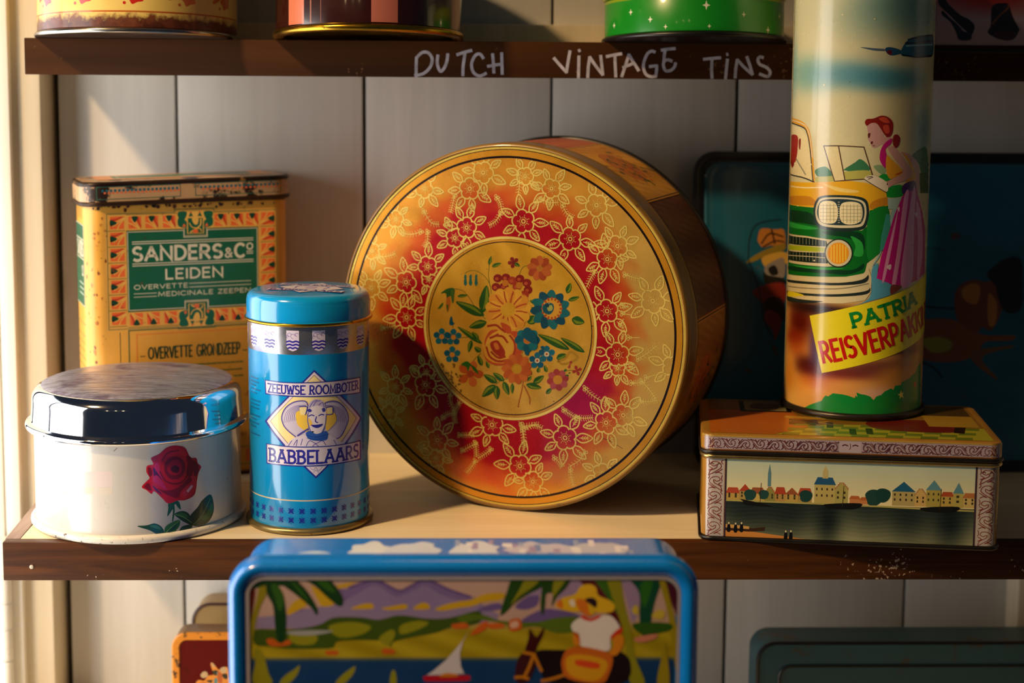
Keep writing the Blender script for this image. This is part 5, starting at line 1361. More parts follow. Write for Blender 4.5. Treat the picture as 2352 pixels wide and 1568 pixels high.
def fieldcol(X, Y):
    r = np.hypot(X, Y); a = np.arctan2(Y, X); t = (r - 0.0585) / 0.0485
    wob = 0.05 * np.sin(a * 5 + 1) + 0.035 * np.sin(a * 9 + 40 * r / 0.1) + 0.035 * np.sin(X * 260 + 2 * np.sin(Y * 190)) + 0.03 * np.sin(Y * 310 + X * 120)
    low = np.exp(-((a + 1.55) / 0.75) ** 2); rgt = np.exp(-(a / 0.9) ** 2); lft = np.exp(-((np.abs(a) - 3.1) / 0.7) ** 2)
    t = t + wob - 0.26 * low + 0.10 * rgt
    def mix(c0, c1, k): k = np.clip(k, 0, 1)[..., None]; k = k * k * (3 - 2 * k); return c0 * (1 - k) + c1 * k
    red = mix(hexs('#ba0c18'), hexs('#b00a3c'), np.exp(-((a + 0.75) / 0.35) ** 2))
    c = mix(red, hexs('#d4581a'), (t - 0.24) / 0.26); c = mix(c, mix(hexs('#dc962c'), hexs('#d8ac50'), rgt * 1.2), (t - 0.46) / 0.34)
    return c
def polar(pr, r0, r1, nr, na, fn):
    i0 = len(pr.v)
    A = np.linspace(0, 2 * PI, na + 1)[:-1]
    for r in np.linspace(r0, r1, nr + 1):
        X, Yy = r * np.cos(A), r * np.sin(A); col = np.clip(fn(X, Yy), 0, 1); col = np.where(col <= 0.04045, col / 12.92, ((col + 0.055) / 1.055) ** 2.4)
        for k in range(na):
            Pp, n = pr.S.at(X[k], Yy[k], 0.0); pr.v.append(tuple(Pp)); pr.n.append(tuple(n)); pr.c.append((*col[k], 1.0))
    for j in range(nr):
        for k in range(na):
            a, b = i0 + j * na + k, i0 + j * na + (k + 1) % na; pr.f.append((a, a + na, b + na, b))
polar(pr, 0.0575, 0.1075, 44, 420, fieldcol)
polar(pr, 0.0006, 0.0577, 10, 90, lambda X, Y: hexs('#d6a030') + 0.03 * np.sin(X * 300 + Y * 170)[..., None] + np.clip(-Y / 0.06, -1, 1)[..., None] * np.array([0.0, 0.015, 0.06]))
polar(pr, 0.1070, 0.1138, 4, 320, lambda X, Y: hexs('#d89420') + 0 * X[..., None])
def ring(r, wd, col, L): pr.stroke([(r * math.cos(2 * PI * k / 240), r * math.sin(2 * PI * k / 240)) for k in range(240)], wd, col, True, L=L)
ring(0.1074, 0.0014, '#1c0c06', 2); ring(0.1121, 0.0006, '#3a1c0a', 2); ring(0.0563, 0.0005, '#b04a1c', 2); ring(0.0546, 0.0006, '#14160c', 2); ring(0.0552, 0.0004, '#d88a2c', 2)
pr.base = 3
art(pr, ART['bouquet'])
for k in range(46):      # scratches and specks
    a, r = random.uniform(0, 2 * PI), random.uniform(0.02, 0.106); x, y = r * math.cos(a), r * math.sin(a); q = random.uniform(0.0002, 0.0007); pr.fill([(x - q, y), (x, y - q * 0.5), (x + q, y + q * 0.2), (x, y + q * 0.6)], random.choice(('#5a3a14', '#3a2410', '#e8d8b0', '#6a4a1c')))
pr.stroke([(0.0625, -0.0640), (0.069, -0.0660), (0.0755, -0.0695)], 0.0003, '#4a2c10')
for k in range(60):
    x, y = -0.040 + random.gauss(0, 0.006), -0.036 + random.gauss(0, 0.005)
    if math.hypot(x, y) < 0.0535: q = random.uniform(0.0002, 0.0008); pr.disc((x, y), q * 1.6, q, '#7a5a1c', 7, random.uniform(0, 3))
o = pr.build('printed_face', paint('litho_on_tinplate', None, 0.27, metal=0.56, coat=0.3, vary=0.08), t, 'red to yellow painted face with a bouquet in the middle')
pr = Print(Surf('plane', a=0.0010, M=MF)); pr.base = 12
FERNS = [[(-0.037, 0.0819), (-0.0383, 0.0762), (-0.0396, 0.0713)], [(-0.0086, 0.0821), (-0.006, 0.0782), (-0.0051, 0.0727)], [(-0.006, 0.0719), (-0.0094, 0.0669), (-0.0136, 0.0644)], [(-0.0581, 0.0714), (-0.0528, 0.0643), (-0.0475, 0.0637)], [(-0.0598, 0.0583), (-0.067, 0.0563), (-0.0723, 0.0569)], [(-0.0554, 0.0585), (-0.0554, 0.0528), (-0.0581, 0.0486)], [(0.0057, 0.0977), (0.0066, 0.0914), (0.0058, 0.085)], [(-0.0904, 0.0404), (-0.0831, 0.0416), (-0.0777, 0.0435)], [(0.0212, 0.0818), (0.0267, 0.0802), (0.0321, 0.0805)], [(0.0348, 0.0789), (0.0376, 0.0738), (0.0421, 0.0715)], [(0.0753, 0.0382), (0.0806, 0.0368), (0.0849, 0.0362)], [(0.0559, 0.0389), (0.0533, 0.0344), (0.0507, 0.0292)], [(0.0738, 0.0194), (0.0782, 0.0188)], [(0.0739, 0.0143), (0.0792, 0.0138)], [(-0.0394, -0.045), (-0.0394, -0.0501), (-0.0367, -0.055)], [(-0.0331, -0.0496), (-0.0349, -0.0531), (-0.0367, -0.0558)], [(-0.0448, -0.0608), (-0.0412, -0.0579), (-0.0366, -0.0567)], [(-0.0366, -0.0567), (-0.0366, -0.0601), (-0.0357, -0.0634)], [(-0.033, -0.0708), (-0.0285, -0.0704), (-0.0231, -0.0699)], [(-0.0222, -0.0749), (-0.0213, -0.0798), (-0.0212, -0.0841)], [(-0.0115, -0.0781), (-0.0159, -0.0819), (-0.0203, -0.0848)], [(-0.0221, -0.0867), (-0.0248, -0.0912), (-0.0284, -0.095)], [(-0.0311, -0.0808), (-0.0258, -0.0777), (-0.0204, -0.0747)], [(0.0087, -0.0594), (0.0105, -0.0659), (0.0114, -0.0734)], [(0.0096, -0.0618), (0.0157, -0.06), (0.0209, -0.0592)], [(-0.0871, -0.0053), (-0.0806, -0.004), (-0.0778, -0.003)], [(0.0507, -0.0337), (0.0551, -0.0375), (0.062, -0.0411)], [(0.037, -0.0483), (0.0405, -0.0505), (0.0449, -0.0526)], [(0.0458, -0.0526), (0.051, -0.0525), (0.0561, -0.0517)], [(0.0097, -0.0634), (0.0107, -0.0693), (0.0112, -0.0744)], [(0.0115, -0.0624), (0.0177, -0.0601), (0.0231, -0.0613)], [(0.0312, -0.0793), (0.0347, -0.0823), (0.0365, -0.0847)], [(0.0512, -0.074), (0.0478, -0.0793), (0.0409, -0.0843)], [(0.0418, -0.0859), (0.0428, -0.0917), (0.0446, -0.0975)], [(0.0732, 0.0077), (0.0748, 0.0111)], [(0.0784, -0.0002), (0.0851, 0.0003)], [(0.0845, -0.0129), (0.0911, -0.0083), (0.096, -0.0038)], [(0.0805, -0.028), (0.0847, -0.0277), (0.0872, -0.0258)], [(0.0872, -0.0266), (0.0924, -0.032), (0.0958, -0.0366)], [(0.0866, -0.0391), (0.0925, -0.0386), (0.0967, -0.0374)], [(0.0897, -0.024), (0.0955, -0.0219)]]
GL = '#e6ca66'; RI, RO = 0.0585, 0.1066
def ok(p): return RI < math.hypot(*p) < RO
def pline(pts, wd, closed=False):
    """only the runs of the line that lie inside the ornament ring"""
    if all(ok(p) for p in pts): pr.stroke(pts, wd, GL, closed, L=12 + int(len(pr.v)) % 5); return
    if closed: pts = pts + [pts[0]]
    run = []
    for p in pts + [(9, 9)]:
        if ok(p): run.append(p)
        else:
            if len(run) > 1: pr.stroke(run, wd, GL, L=12 + int(len(pr.v)) % 5)
            run = []
def blocked(p, me, f=1.02): return any(i != me and math.hypot(p[0] - x, p[1] - y) < r * f for i, (x, y, r) in enumerate(FLOW))
for i, (x, y, r) in enumerate(FLOW):
    a0 = random.uniform(0, 6.28)
    pts = []
    for k in range(60):
        a = a0 + 2 * PI * k / 60; rr = r * (0.80 + 0.22 * abs(math.sin(2.5 * (a - a0))) ** 0.6); pts.append((x + rr * math.cos(a), y + rr * math.sin(a)))
    vis = [p if not any(j < i and math.hypot(p[0] - X, p[1] - Y) < R_ * 0.9 for j, (X, Y, R_) in enumerate(FLOW)) else (9, 9) for p in pts]
    pline(vis, 0.00085, True)
    if ok((x, y)):
        pline([(x + r * 0.16 * math.cos(k * PI / 6), y + r * 0.16 * math.sin(k * PI / 6)) for k in range(12)], 0.0006, True)
        for k in range(14):
            a = 2 * PI * k / 14; q0, q1 = r * 0.30, r * (0.42 if k % 2 else 0.36); pline([(x + q0 * math.cos(a), y + q0 * math.sin(a)), (x + q1 * math.cos(a), y + q1 * math.sin(a))], 0.00038)
            if k % 2: pline([(x + r * 0.50 * math.cos(a), y + r * 0.50 * math.sin(a)), (x + r * 0.55 * math.cos(a), y + r * 0.55 * math.sin(a))], 0.0004)
    n = 7
    for k in range(n):
        a = a0 + 0.63 + 2 * PI * k / n + random.uniform(-0.15, 0.15); ln = r * random.uniform(1.05, 1.45); wd = ln * 0.30; d = (math.cos(a), math.sin(a)); e = (-d[1], d[0])
        P_ = lambda u, v: (x + d[0] * (r * 0.98 + u * ln) + e[0] * v * wd, y + d[1] * (r * 0.98 + u * ln) + e[1] * v * wd)
        if blocked(P_(0.35, 0), i, 1.2) or blocked(P_(0.9, 0), i, 1.08): continue
        pline(smoothpts([P_(0, 0.25), P_(0.3, 0.9), P_(0.65, 0.75), P_(1, 0), P_(0.65, -0.75), P_(0.3, -0.9), P_(0, -0.25)], False, 5), 0.0008)
        pline([P_(0.18, 0), P_(0.8, 0)], 0.0004)
        for u in (0.3, 0.45, 0.6):
            for s_ in (-1, 1): pline([P_(u, 0), P_(u + 0.13, 0.35 * s_)], 0.0004)
for s_ in FERNS:
    q = smoothpts(s_, False, 4); pline(q, 0.00045)
    for k in range(1, len(q) - 1):
        d = Vector((q[k + 1][0] - q[k - 1][0], q[k + 1][1] - q[k - 1][1])).normalized()
        for g in (-1, 1):
            t_ = (d * 0.5 + Vector((-d.y, d.x)) * g).normalized() * 0.0021; pline([q[k], (q[k][0] + t_.x, q[k][1] + t_.y)], 0.0003)
    for e in (q[0],):
        for k in range(3): pline([(e[0] + 0.0011 * math.cos(2.1 * k) + 0.0008 * math.cos(j), e[1] + 0.0011 * math.sin(2.1 * k) + 0.0008 * math.sin(j)) for j in range(6)], 0.0004, True)
pr.base = 12
for r, wd, L in ((0.0572, 0.0017, 18),): pr.stroke([(r * math.cos(2 * PI * k / 240), r * math.sin(2 * PI * k / 240)) for k in range(240)], wd, GL, True, L=L)
pr.stroke([(0.1131 * math.cos(2 * PI * k / 240), 0.1131 * math.sin(2 * PI * k / 240)) for k in range(240)], 0.0016, '#d8bc50', True, L=3)
pr.build('gold_flower_lines', M_GOLDLINE, t, 'gold outlines of flowers and leaves')
pr = Print(Surf('ycyl', R=RB + 0.0009, M=MF, ds=0.003)); pr.base = 3
RR = pr.S.R
def dg(a): return RR * math.radians(a)
pan = ((-80, -34, '#b8741c'), (-34, 14, '#a85428'), (14, 45, '#d09020'), (45, 86, '#6a3a14'), (86, 128, '#a87418'), (128, 170, '#5a3414'))
for a, b, c in pan:
    cc = hexs(c); pr.grid(dg(a), dg(b), 0.0245, 0.099, 10, 8, lambda X, Y: cc + (0.05 * np.sin(X * 900 + Y * 300) + 0.05 * np.sin(Y * 700 - X * 200))[..., None], L=1)
    pr.stroke([(dg(b), 0.0245), (dg(b), 0.099)], 0.0028, '#d8962a'); pr.stroke([(dg(b), 0.0245), (dg(b), 0.099)], 0.0008, '#2c1408')
for y in (0.0262, 0.0975): pr.stroke([(dg(-80), y), (dg(170), y)], 0.0008, '#2c1408')
random.seed(21)
for a0, dim in ((29, 0), (107, 1)):
    pr.fill([(dg(a0 - 8), 0.05), (dg(a0 - 2), 0.038), (dg(a0 + 6), 0.045), (dg(a0 + 9), 0.062), (dg(a0 + 3), 0.078), (dg(a0 - 6), 0.07)], '#c07020', True)
    for k in range(70):
        s0, y0 = dg(a0) + random.gauss(0, 0.010), 0.061 + random.gauss(0, 0.013); q = random.uniform(0.0015, 0.005); an = random.uniform(-0.7, 0.7) + (0.9 if k % 3 else 0)
        if abs(s0 - dg(a0)) < dg(13): pr.stroke([(s0, y0), (s0 + q * math.cos(an), y0 + q * math.sin(an))], q * 0.35, random.choice(('#1f4a24', '#2f5a28', '#8a5a1c', '#b0461c', '#244a3a')), L=6 + k % 7)
random.seed(11)
pr.build('barrel_print', paint('barrel_litho', None, 0.5, vary=0.1), t, 'flower panels round the barrel')

# ================================================================ harbour tin
HY = math.radians(-7.5)
t = thing('harbour_tin', 'flat rectangular tin with a harbour view, under the tall travel tin', 'tin', (0.2292, 0.0430, 0), (0, 0, HY))
W, Dp, r = 0.1725, 0.100, 0.007
M_HARB = paint('ochre_lacquer', '#a87a2c', 0.3, coat=0.4, vary=0.2, wear=0.3, wearcol='#4a2c10', scale=60)
obj('body', rbox('body', W, Dp, r, [(-0.0006, 0.0022), (0, 0.003), (0, 0.0510), (-0.0004, 0.0520)], 10), M_HARB, t)
obj('base_rim', rbox('base_rim', W, Dp, r, [(-0.002, 0.0)] + [(0.0003 + 0.0013 * math.cos(math.radians(a)), 0.0015 + 0.0014 * math.sin(math.radians(a))) for a in range(-90, 91, 30)], 10), M_BLACKRIM, t)
obj('body_bead', rbox('body_bead', W, Dp, r, [(0.0002 + 0.0014 * math.cos(math.radians(a)), 0.0512 + 0.0014 * math.sin(math.radians(a))) for a in range(-90, 91, 22)], 10, cap=(False, False)), paint('pale_gold_bead', '#b8a068', 0.25, metal=0.9, vary=0.2), t)
obj('lid', rbox('lid', W, Dp, r, [(0.0004, 0.0532), (0.0010, 0.0540), (0.0010, 0.0630), (0.0004, 0.0642), (-0.0008, 0.0646), (-0.004, 0.0646)], 10), M_HARB, t)
obj('lid_rim', rbox('lid_rim', W, Dp, r, [(0.0010 + 0.0012 * math.cos(math.radians(a)), 0.0540 + 0.0012 * math.sin(math.radians(a))) for a in range(-90, 91, 30)], 10, cap=(False, False)), M_BLACKRIM, t)
pr = Print(Surf('wrap', wrap=(W / 2, Dp / 2, r), ds=0.0018)); pr.base = 3
X0, X1 = -0.0718, 0.0714
def sky(X, Y): k = np.clip((Y - 0.026) / 0.024, 0, 1)[..., None]; return hexs('#e6d8a0') * (1 - k) + hexs('#b4c6b0') * k
def water(X, Y):
    k = np.clip((0.026 - Y) / 0.024, 0, 1)[..., None]; c = hexs('#2c3a34') * (1 - k) + hexs('#b0b080') * k
    for x, wd, d in ((-0.06, 0.02, 0.75), (-0.035, 0.018, 0.8), (-0.012, 0.008, 1.0), (0.012, 0.012, 0.5), (0.034, 0.014, 0.8), (0.058, 0.011, 1.0)):
        m = (np.exp(-((X - x) / wd) ** 2) * d * np.clip((Y + 0.012 * d) / 0.026, 0, 1))[..., None]; c = c * (1 - m) + hexs('#16201e') * m
    return c + 0.02 * np.sin(Y * 2600 + 2 * np.sin(X * 160))[..., None]
pr.grid(X0, X1, 0.0245, 0.0500, 40, 16, sky, L=3); pr.grid(X0, X1, 0.0016, 0.0247, 40, 30, water, L=3)
pr.base = 5; random.seed(42)
def house(x, w, h, wall, roof, rh, style=0):
    b = 0.0252; pr.fill([(x, b), (x + w, b), (x + w, b + h), (x, b + h)], wall)
    if style == 0: pr.fill([(x - 0.0004, b + h), (x + w + 0.0004, b + h), (x + w * 0.86, b + h + rh), (x + w * 0.14, b + h + rh)], roof)
    elif style == 1:
        st = [(x, b + h)]
        for k in range(4): st += [(x + w * 0.11 * k, b + h + rh * k / 4), (x + w * 0.11 * k, b + h + rh * (k + 1) / 4)]
        st += [(2 * x + w - p, q) for p, q in reversed(st)]; pr.fill(st, wall); pr.stroke(st, 0.0003, roof)
    else: pr.fill([(x - 0.0004, b + h), (x + w + 0.0004, b + h), (x + w / 2, b + h + rh)], roof)
    n = max(1, int(w / 0.0028))
    for k in range(n):
        for z in (0.35, 0.7):
            if h > 0.004: pr.fill([(x + w * (k + 0.3) / n, b + h * z), (x + w * (k + 0.6) / n, b + h * z), (x + w * (k + 0.6) / n, b + h * z + 0.0014), (x + w * (k + 0.3) / n, b + h * z + 0.0014)], '#3a3420')
Wl = ('#b89a4c', '#a89050', '#c0a858', '#8a8440', '#b08a48'); Rf = ('#b0482c', '#a84024', '#94502c')
x = X0
for k in range(7): w_ = random.uniform(0.006, 0.0085); house(x, w_, random.uniform(0.004, 0.006), Wl[k % 5], Rf[k % 3], random.uniform(0.003, 0.005), (0, 2, 0, 1, 0, 2, 0)[k]); x += w_
pr.fill([(-0.0478, 0.034), (-0.0458, 0.034), (-0.0458, 0.042), (-0.0468, 0.0478), (-0.0478, 0.042)], '#5a8088')
house(-0.0205, 0.012, 0.011, '#b8a860', '#24567a', 0.0045, 0); pr.fill([(-0.0160, 0.0400), (-0.0128, 0.0400), (-0.0128, 0.0440), (-0.0144, 0.0478), (-0.0160, 0.0440)], '#c0b070'); house(-0.0085, 0.0075, 0.0085, '#a8a058', '#a84024', 0.004, 1)
for x, w_, h in ((0.000, 0.006, 0.0030), (0.006, 0.006, 0.0024)): house(x, w_, h, '#c08048', '#b0602c', 0.002, 0)
for x, z, q in ((-0.058, 0.0285, 0.0036), (-0.050, 0.029, 0.003), (0.0140, 0.0295, 0.0052), (0.019, 0.031, 0.0045), (-0.0255, 0.0290, 0.0038)):
    pr.fill([(x + q * math.cos(k * 0.7) * (1 + 0.2 * math.sin(k * 2.3)), z + q * math.sin(k * 0.7) * 0.95) for k in range(9)], random.choice(('#1c4038', '#20443c')), True)
house(0.0245, 0.013, 0.0085, '#b0a060', '#1f5a7a', 0.0060, 2); house(0.0375, 0.0065, 0.0065, '#c8a860', '#9a5a2c', 0.004, 1); house(0.044, 0.0085, 0.010, '#a89a48', '#5a8a94', 0.006, 2); house(0.0525, 0.007, 0.0065, '#b8a04c', '#a84c28', 0.0028, 0); house(0.0595, 0.0055, 0.0085, '#b0a454', '#5a8a94', 0.0065, 2); house(0.065, 0.0074, 0.006, '#c8b068', '#b07038', 0.003, 0)
pr.stroke([(X0, 0.0249), (-0.02, 0.0247), (0.02, 0.0243), (0.045, 0.0238), (X1, 0.0236)], 0.0010, '#a8a058')
for x, g in ((-0.004, 1), (0.052, 1), (-0.052, -1)):      # barges
    pr.fill([(x - 0.010, 0.0246), (x - 0.008, 0.0224), (x + 0.007, 0.0222), (x + 0.0105 * g, 0.0258)], '#14140f', True); pr.stroke([(x, 0.0235), (x + 0.0004, 0.036)], 0.0003, '#3a2c14')
pr.fill([(X0, 0.0018), (X0, 0.0068), (-0.055, 0.0062), (-0.035, 0.0040), (-0.015, 0.0019)], '#c8843a')
pr.fill([(X0, 0.0066), (-0.058, 0.0062), (-0.049, 0.0070), (-0.0485, 0.0094), (-0.056, 0.0084), (X0, 0.0096)], '#3a2414'); pr.fill([(X0, 0.0082), (-0.058, 0.0078), (-0.058, 0.0094), (X0, 0.0104)], '#c89a58')
for x, z in ((-0.0700, 0.0060), (-0.0660, 0.0058), (-0.0625, 0.0062), (-0.0365, 0.0022), (-0.0335, 0.0024)):
    pr.fill([(x - 0.0010, z), (x + 0.0010, z), (x + 0.0007, z + 0.0044), (x - 0.0006, z + 0.0044)], '#101010', True); pr.disc((x, z + 0.0050), 0.0005, 0.0007, '#d8c8a0', 8)
def scroll(x0, x1, z0, z1, line, n, vert=False):
    m = lambda u, v: (x0 + (x1 - x0) * (v if vert else u), z0 + (z1 - z0) * (u if vert else v))
    for k in range(n):
        u = lambda a: (k + a) / n; f = 1 if k % 2 == 0 else -1; V = lambda v: 0.5 + f * (v - 0.5)
        for pts in (((0.0, 0.1), (0.25, 0.5), (0.55, 0.85), (0.85, 0.7), (0.9, 0.35), (0.72, 0.2), (0.6, 0.4), (0.7, 0.55)), ((0.05, 0.1), (0.3, 0.2), (0.5, 0.55), (0.7, 0.6)), ((0.1, 0.9), (0.2, 0.7), (0.15, 0.5), (0.3, 0.75), (0.42, 0.92)), ((0.3, 0.08), (0.42, 0.3), (0.55, 0.1)), ((0.75, 0.95), (0.9, 0.85), (1.0, 0.95)), ((0.62, 0.08), (0.8, 0.12), (1.0, 0.08))):
            pr.stroke([m(u(a), V(b)) for a, b in pts], 0.00042, line, smooth=True)
for xa, xb in ((-0.0840, -0.0732), (0.0728, 0.0840)):
    pr.fill([(xa, 0.0020), (xb, 0.0020), (xb, 0.0500), (xa, 0.0500)], '#b4aca4'); scroll(xa + 0.0006, xb - 0.0006, 0.003, 0.049, '#7a2a24', 5, True)
    for g in (0.3, 0.7): pr.stroke([(xa + (xb - xa) * g - 0.001, 0.0465), (xa + (xb - xa) * g, 0.0471), (xa + (xb - xa) * g + 0.001, 0.0465)], 0.0005, '#5a2420', smooth=True)
for xx in (X0 - 0.0006, X1 + 0.0006): pr.stroke([(xx, 0.0018), (xx, 0.0502)], 0.0010, '#3a2c3a')
pr.stroke([(-0.086, 0.0504), (0.086, 0.0504)], 0.0007, '#6a8a94')
pr.build('printed_front', M_PRINT, t, 'harbour town reflected in dark water, between ornament strips')
pr = Print(Surf('wrap', wrap=(W / 2 + 0.001, Dp / 2 + 0.001, r + 0.001), ds=0.0018)); pr.base = 3
pr.fill([(-0.0862, 0.0560), (0.0862, 0.0560), (0.0862, 0.0632), (-0.0862, 0.0632)], '#a2949c'); scroll(-0.0835, -0.0075, 0.0562, 0.0628, '#5a1c18', 9); scroll(0.0840, 0.0060, 0.0562, 0.0628, '#5a1c18', 9)
pr.fill([(-0.0070, 0.0562), (0.0056, 0.0562), (0.0056, 0.0630), (-0.0070, 0.0630)], '#b0a2aa')
for g in (-1, 1): pr.stroke([(-0.0007 + g * 0.0045, 0.0602), (-0.0007 + g * 0.003, 0.0608), (-0.0007 + g * 0.0014, 0.0602)], 0.0007, '#4a1c18', smooth=True)
pr.stroke([(-0.0007, 0.0615), (-0.0005, 0.0590), (-0.0012, 0.0580)], 0.0004, '#5a1c18')
for z, c in ((0.0637, '#b09040'), (0.0555, '#7a4a20')): pr.stroke([(-0.088, z), (0.088, z)], 0.0008, c)
pr.build('lid_border', M_PRINT, t, 'lilac scrollwork strip round the lid')
pr = Print(Surf('top', a=0.0647)); pr.base = 2
ty = lambda P: [(x, y * 0.84) for x, y in P]
pr.fill([(-0.082, -0.0462), (0.082, -0.0462), (0.082, 0.0465), (-0.082, 0.0465)], '#8a6420'); pr.fill(ty([(-0.082, -0.055), (-0.045, -0.055), (-0.020, -0.025), (-0.030, 0.02), (-0.082, 0.02)]), '#b8641c')
pr.fill(ty([(-0.044, -0.055), (0.082, -0.055), (0.082, -0.018), (-0.010, -0.018)]), '#a8a42a')
for j in range(5):
    for i in range(13):
        if (i + j) % 2 == 0:
            x = -0.040 + 0.0100 * i + 0.002 * j; y = -0.055 + 0.0074 * j
            if x + 0.01 < 0.082: pr.fill(ty([(x, y), (x + 0.0100, y), (x + 0.0112, y + 0.0074), (x + 0.0012, y + 0.0074)]), '#6a7a1c')
pr.fill(ty([(0.020, -0.030), (0.060, -0.034), (0.072, -0.010), (0.050, 0.004), (0.015, -0.005)]), '#6a1c10', True); pr.fill(ty([(0.062, -0.034), (0.068, -0.036), (0.074, -0.002), (0.068, 0.0)]), '#241408')
for x, y in ((-0.034, -0.010), (-0.012, -0.018), (0.000, -0.037), (0.010, -0.034), (-0.022, -0.012)): pr.fill(ty([(x, y - 0.012), (x + 0.004, y - 0.012), (x + 0.005, y + 0.006), (x + 0.001, y + 0.006)]), '#2c1408')
pr.fill(ty([(-0.036, 0.000), (-0.010, -0.004), (-0.012, 0.003), (-0.034, 0.006)]), '#c89a2c'); pr.stroke(ty([(-0.033, -0.012), (-0.020, -0.004)]), 0.0014, '#c87a2c'); pr.stroke(ty([(-0.020, -0.018), (-0.010, -0.010)]), 0.0014, '#d89a2c'); pr.fill(ty([(-0.032, -0.020), (-0.016, -0.020), (-0.016, -0.006), (-0.032, -0.006)]), '#4a1810')
pr.fill(ty([(-0.062, 0.017), (-0.030, 0.017), (-0.030, 0.054), (-0.062, 0.054)]), '#141008'); pr.fill(ty([(-0.059, 0.021), (-0.033, 0.021), (-0.033, 0.052), (-0.059, 0.052)]), '#8a8458'); pr.fill(ty([(-0.055, 0.028), (-0.040, 0.026), (-0.038, 0.044), (-0.052, 0.046)]), '#4a3a20', True)
pr.fill(ty([(0.05, -0.016), (0.080, -0.016), (0.080, 0.02), (0.05, 0.02)]), '#a88428'); pr.fill(ty([(0.05, 0.02), (0.080, 0.02), (0.080, 0.052), (0.05, 0.052)]), '#4a3814')
pr.build('lid_print', M_PRINT, t, 'room with a chequered floor')

# ================================================================ tall travel tin
t = thing('travel_tin', 'tall round travel tin with a green and yellow car and a woman in pink', 'tin', (0.2437, 0.0800, 0.0649))
R = 0.0430
obj('body', lathe('body', [(R - 0.0006, 0.0025), (R, 0.0035), (R, 0.298), (R - 0.001, 0.30)], 256), paint('cream_lacquer', '#d8c48a', 0.25, coat=0.6, vary=0.05), t)
obj('base_rim', lathe('base_rim', [(R - 0.003, 0.0)] + arcprof(R + 0.0002, 0.0022, 0.0021, -90, 90, 8) + [(R - 0.0005, 0.0044)], 256), paint('dark_steel_rim', '#4a443c', 0.35, metal=0.8, vary=0.3), t)
obj('top_rim', lathe('top_rim', [(R - 0.001, 0.2995)] + arcprof(R, 0.301, 0.0016, -90, 90, 6) + [(R - 0.004, 0.3024)], 192), MATS['dark_steel_rim'], t)
pr = Print(Surf('cyl', R=R, ds=0.0016)); pr.base = 2
def blobs(X, Y, base, lst):
    c = np.zeros(X.shape + (3,)) + base
    for x, y, rx, ry, col, st in lst:
        m = (st * np.exp(-(((X - x) / rx) ** 2 + ((Y - y) / ry) ** 2) ** 1.4 * 0.8))[..., None]; c = c * (1 - m) + hexs(col) * m
    return c
def pscene(X, Y):
    k = np.clip((Y - 0.070) / 0.01, 0, 1)[..., None]
    hi = blobs(X, Y, hexs('#d8cf9e'), [(-0.0471, 0.2108, 0.0208, 0.0104, '#74a898', 0.8), (-0.0149, 0.2111, 0.0241, 0.008, '#5a94a0', 0.9), (0.0093, 0.2081, 0.0208, 0.0072, '#3f8496', 0.9), (0.0168, 0.2493, 0.0321, 0.0136, '#4e8f8c', 0.8), (-0.008, 0.2411, 0.0208, 0.0096, '#a0b090', 0.4), (0.036, 0.1758, 0.0096, 0.016, '#3a90a8', 0.6), (-0.0653, 0.2139, 0.0048, 0.016, '#7ab0a4', 0.6), (0.0088, 0.2223, 0.02, 0.0048, '#b8b894', 0.5)]); lo = blobs(X, Y, hexs('#d8a050'), [(-0.0613, 0.0059, 0.0155, 0.0155, '#e8b860', 0.9), (-0.0403, 0.0192, 0.0155, 0.0058, '#e8a040', 0.7), (-0.0493, 0.0585, 0.0126, 0.0116, '#5a1408', 1.0), (-0.0542, 0.0465, 0.0107, 0.0058, '#8a2008', 0.8), (-0.0519, 0.0397, 0.0116, 0.0058, '#b04a10', 0.6), (-0.0408, 0.0314, 0.0107, 0.0058, '#4a1410', 0.9), (-0.0338, 0.0435, 0.0058, 0.0165, '#4a3068', 0.9), (-0.0358, 0.0674, 0.0291, 0.0039, '#2a100c', 1.0), (-0.0185, 0.0281, 0.0252, 0.0049, '#6a1c1c', 0.9), (0.0058, 0.0328, 0.0223, 0.0049, '#5a2428', 0.85), (0.0273, 0.0434, 0.0116, 0.0049, '#5a1c14', 0.8), (-0.0286, 0.022, 0.0146, 0.0039, '#c8501c', 0.7), (-0.0086, 0.0207, 0.0252, 0.0049, '#d89a50', 0.9), (0.0209, 0.029, 0.0146, 0.0058, '#d89838', 0.8), (0.0054, 0.0168, 0.0116, 0.0039, '#e0b4a0', 0.9), (-0.0597, 0.0228, 0.0058, 0.0116, '#e0902c', 0.8)])
    st = 0.02 * np.sin(Y * 3000 + X * 90)[..., None] * (1 - k)
    return hi * k + lo * (1 - k) + st
pr.grid(-0.0850, 0.0700, 0.0045, 0.2975, 90, 150, pscene, L=1)
pr.base = 3; art(pr, ART['patria'])
ca, sa = math.cos(math.radians(16.3)), math.sin(math.radians(16.3)); bq = lambda u, v: (-0.0297 + u * ca - v * sa, 0.0279 + u * sa + v * ca)
pr.base = 16
pr.fill([bq(0, 0), bq(0.115, 0), bq(0.115, 0.0360), bq(0, 0.0360)], '#ece01e', L=16)
pr.text('PATRIA', (-0.0107, 0.0580), (0.0335, 0.0710), 0.0082, 0.0020, '#128a34', serif=True)
a, b = bq(0.0030, 0.0060), bq(0.0945, 0.0060); pr.text('REISVERPAKKING', a, b, 0.0126, 0.0021, '#c81408')
pr.fill([(-0.0815, 0.005), (-0.0702, 0.005), (-0.0702, 0.297), (-0.0815, 0.297)], '#e2cf98', L=17)
pr.stroke([(-0.0700, 0.005), (-0.0700, 0.297)], 0.0005, '#a8905c', L=18)
z = 0.0095
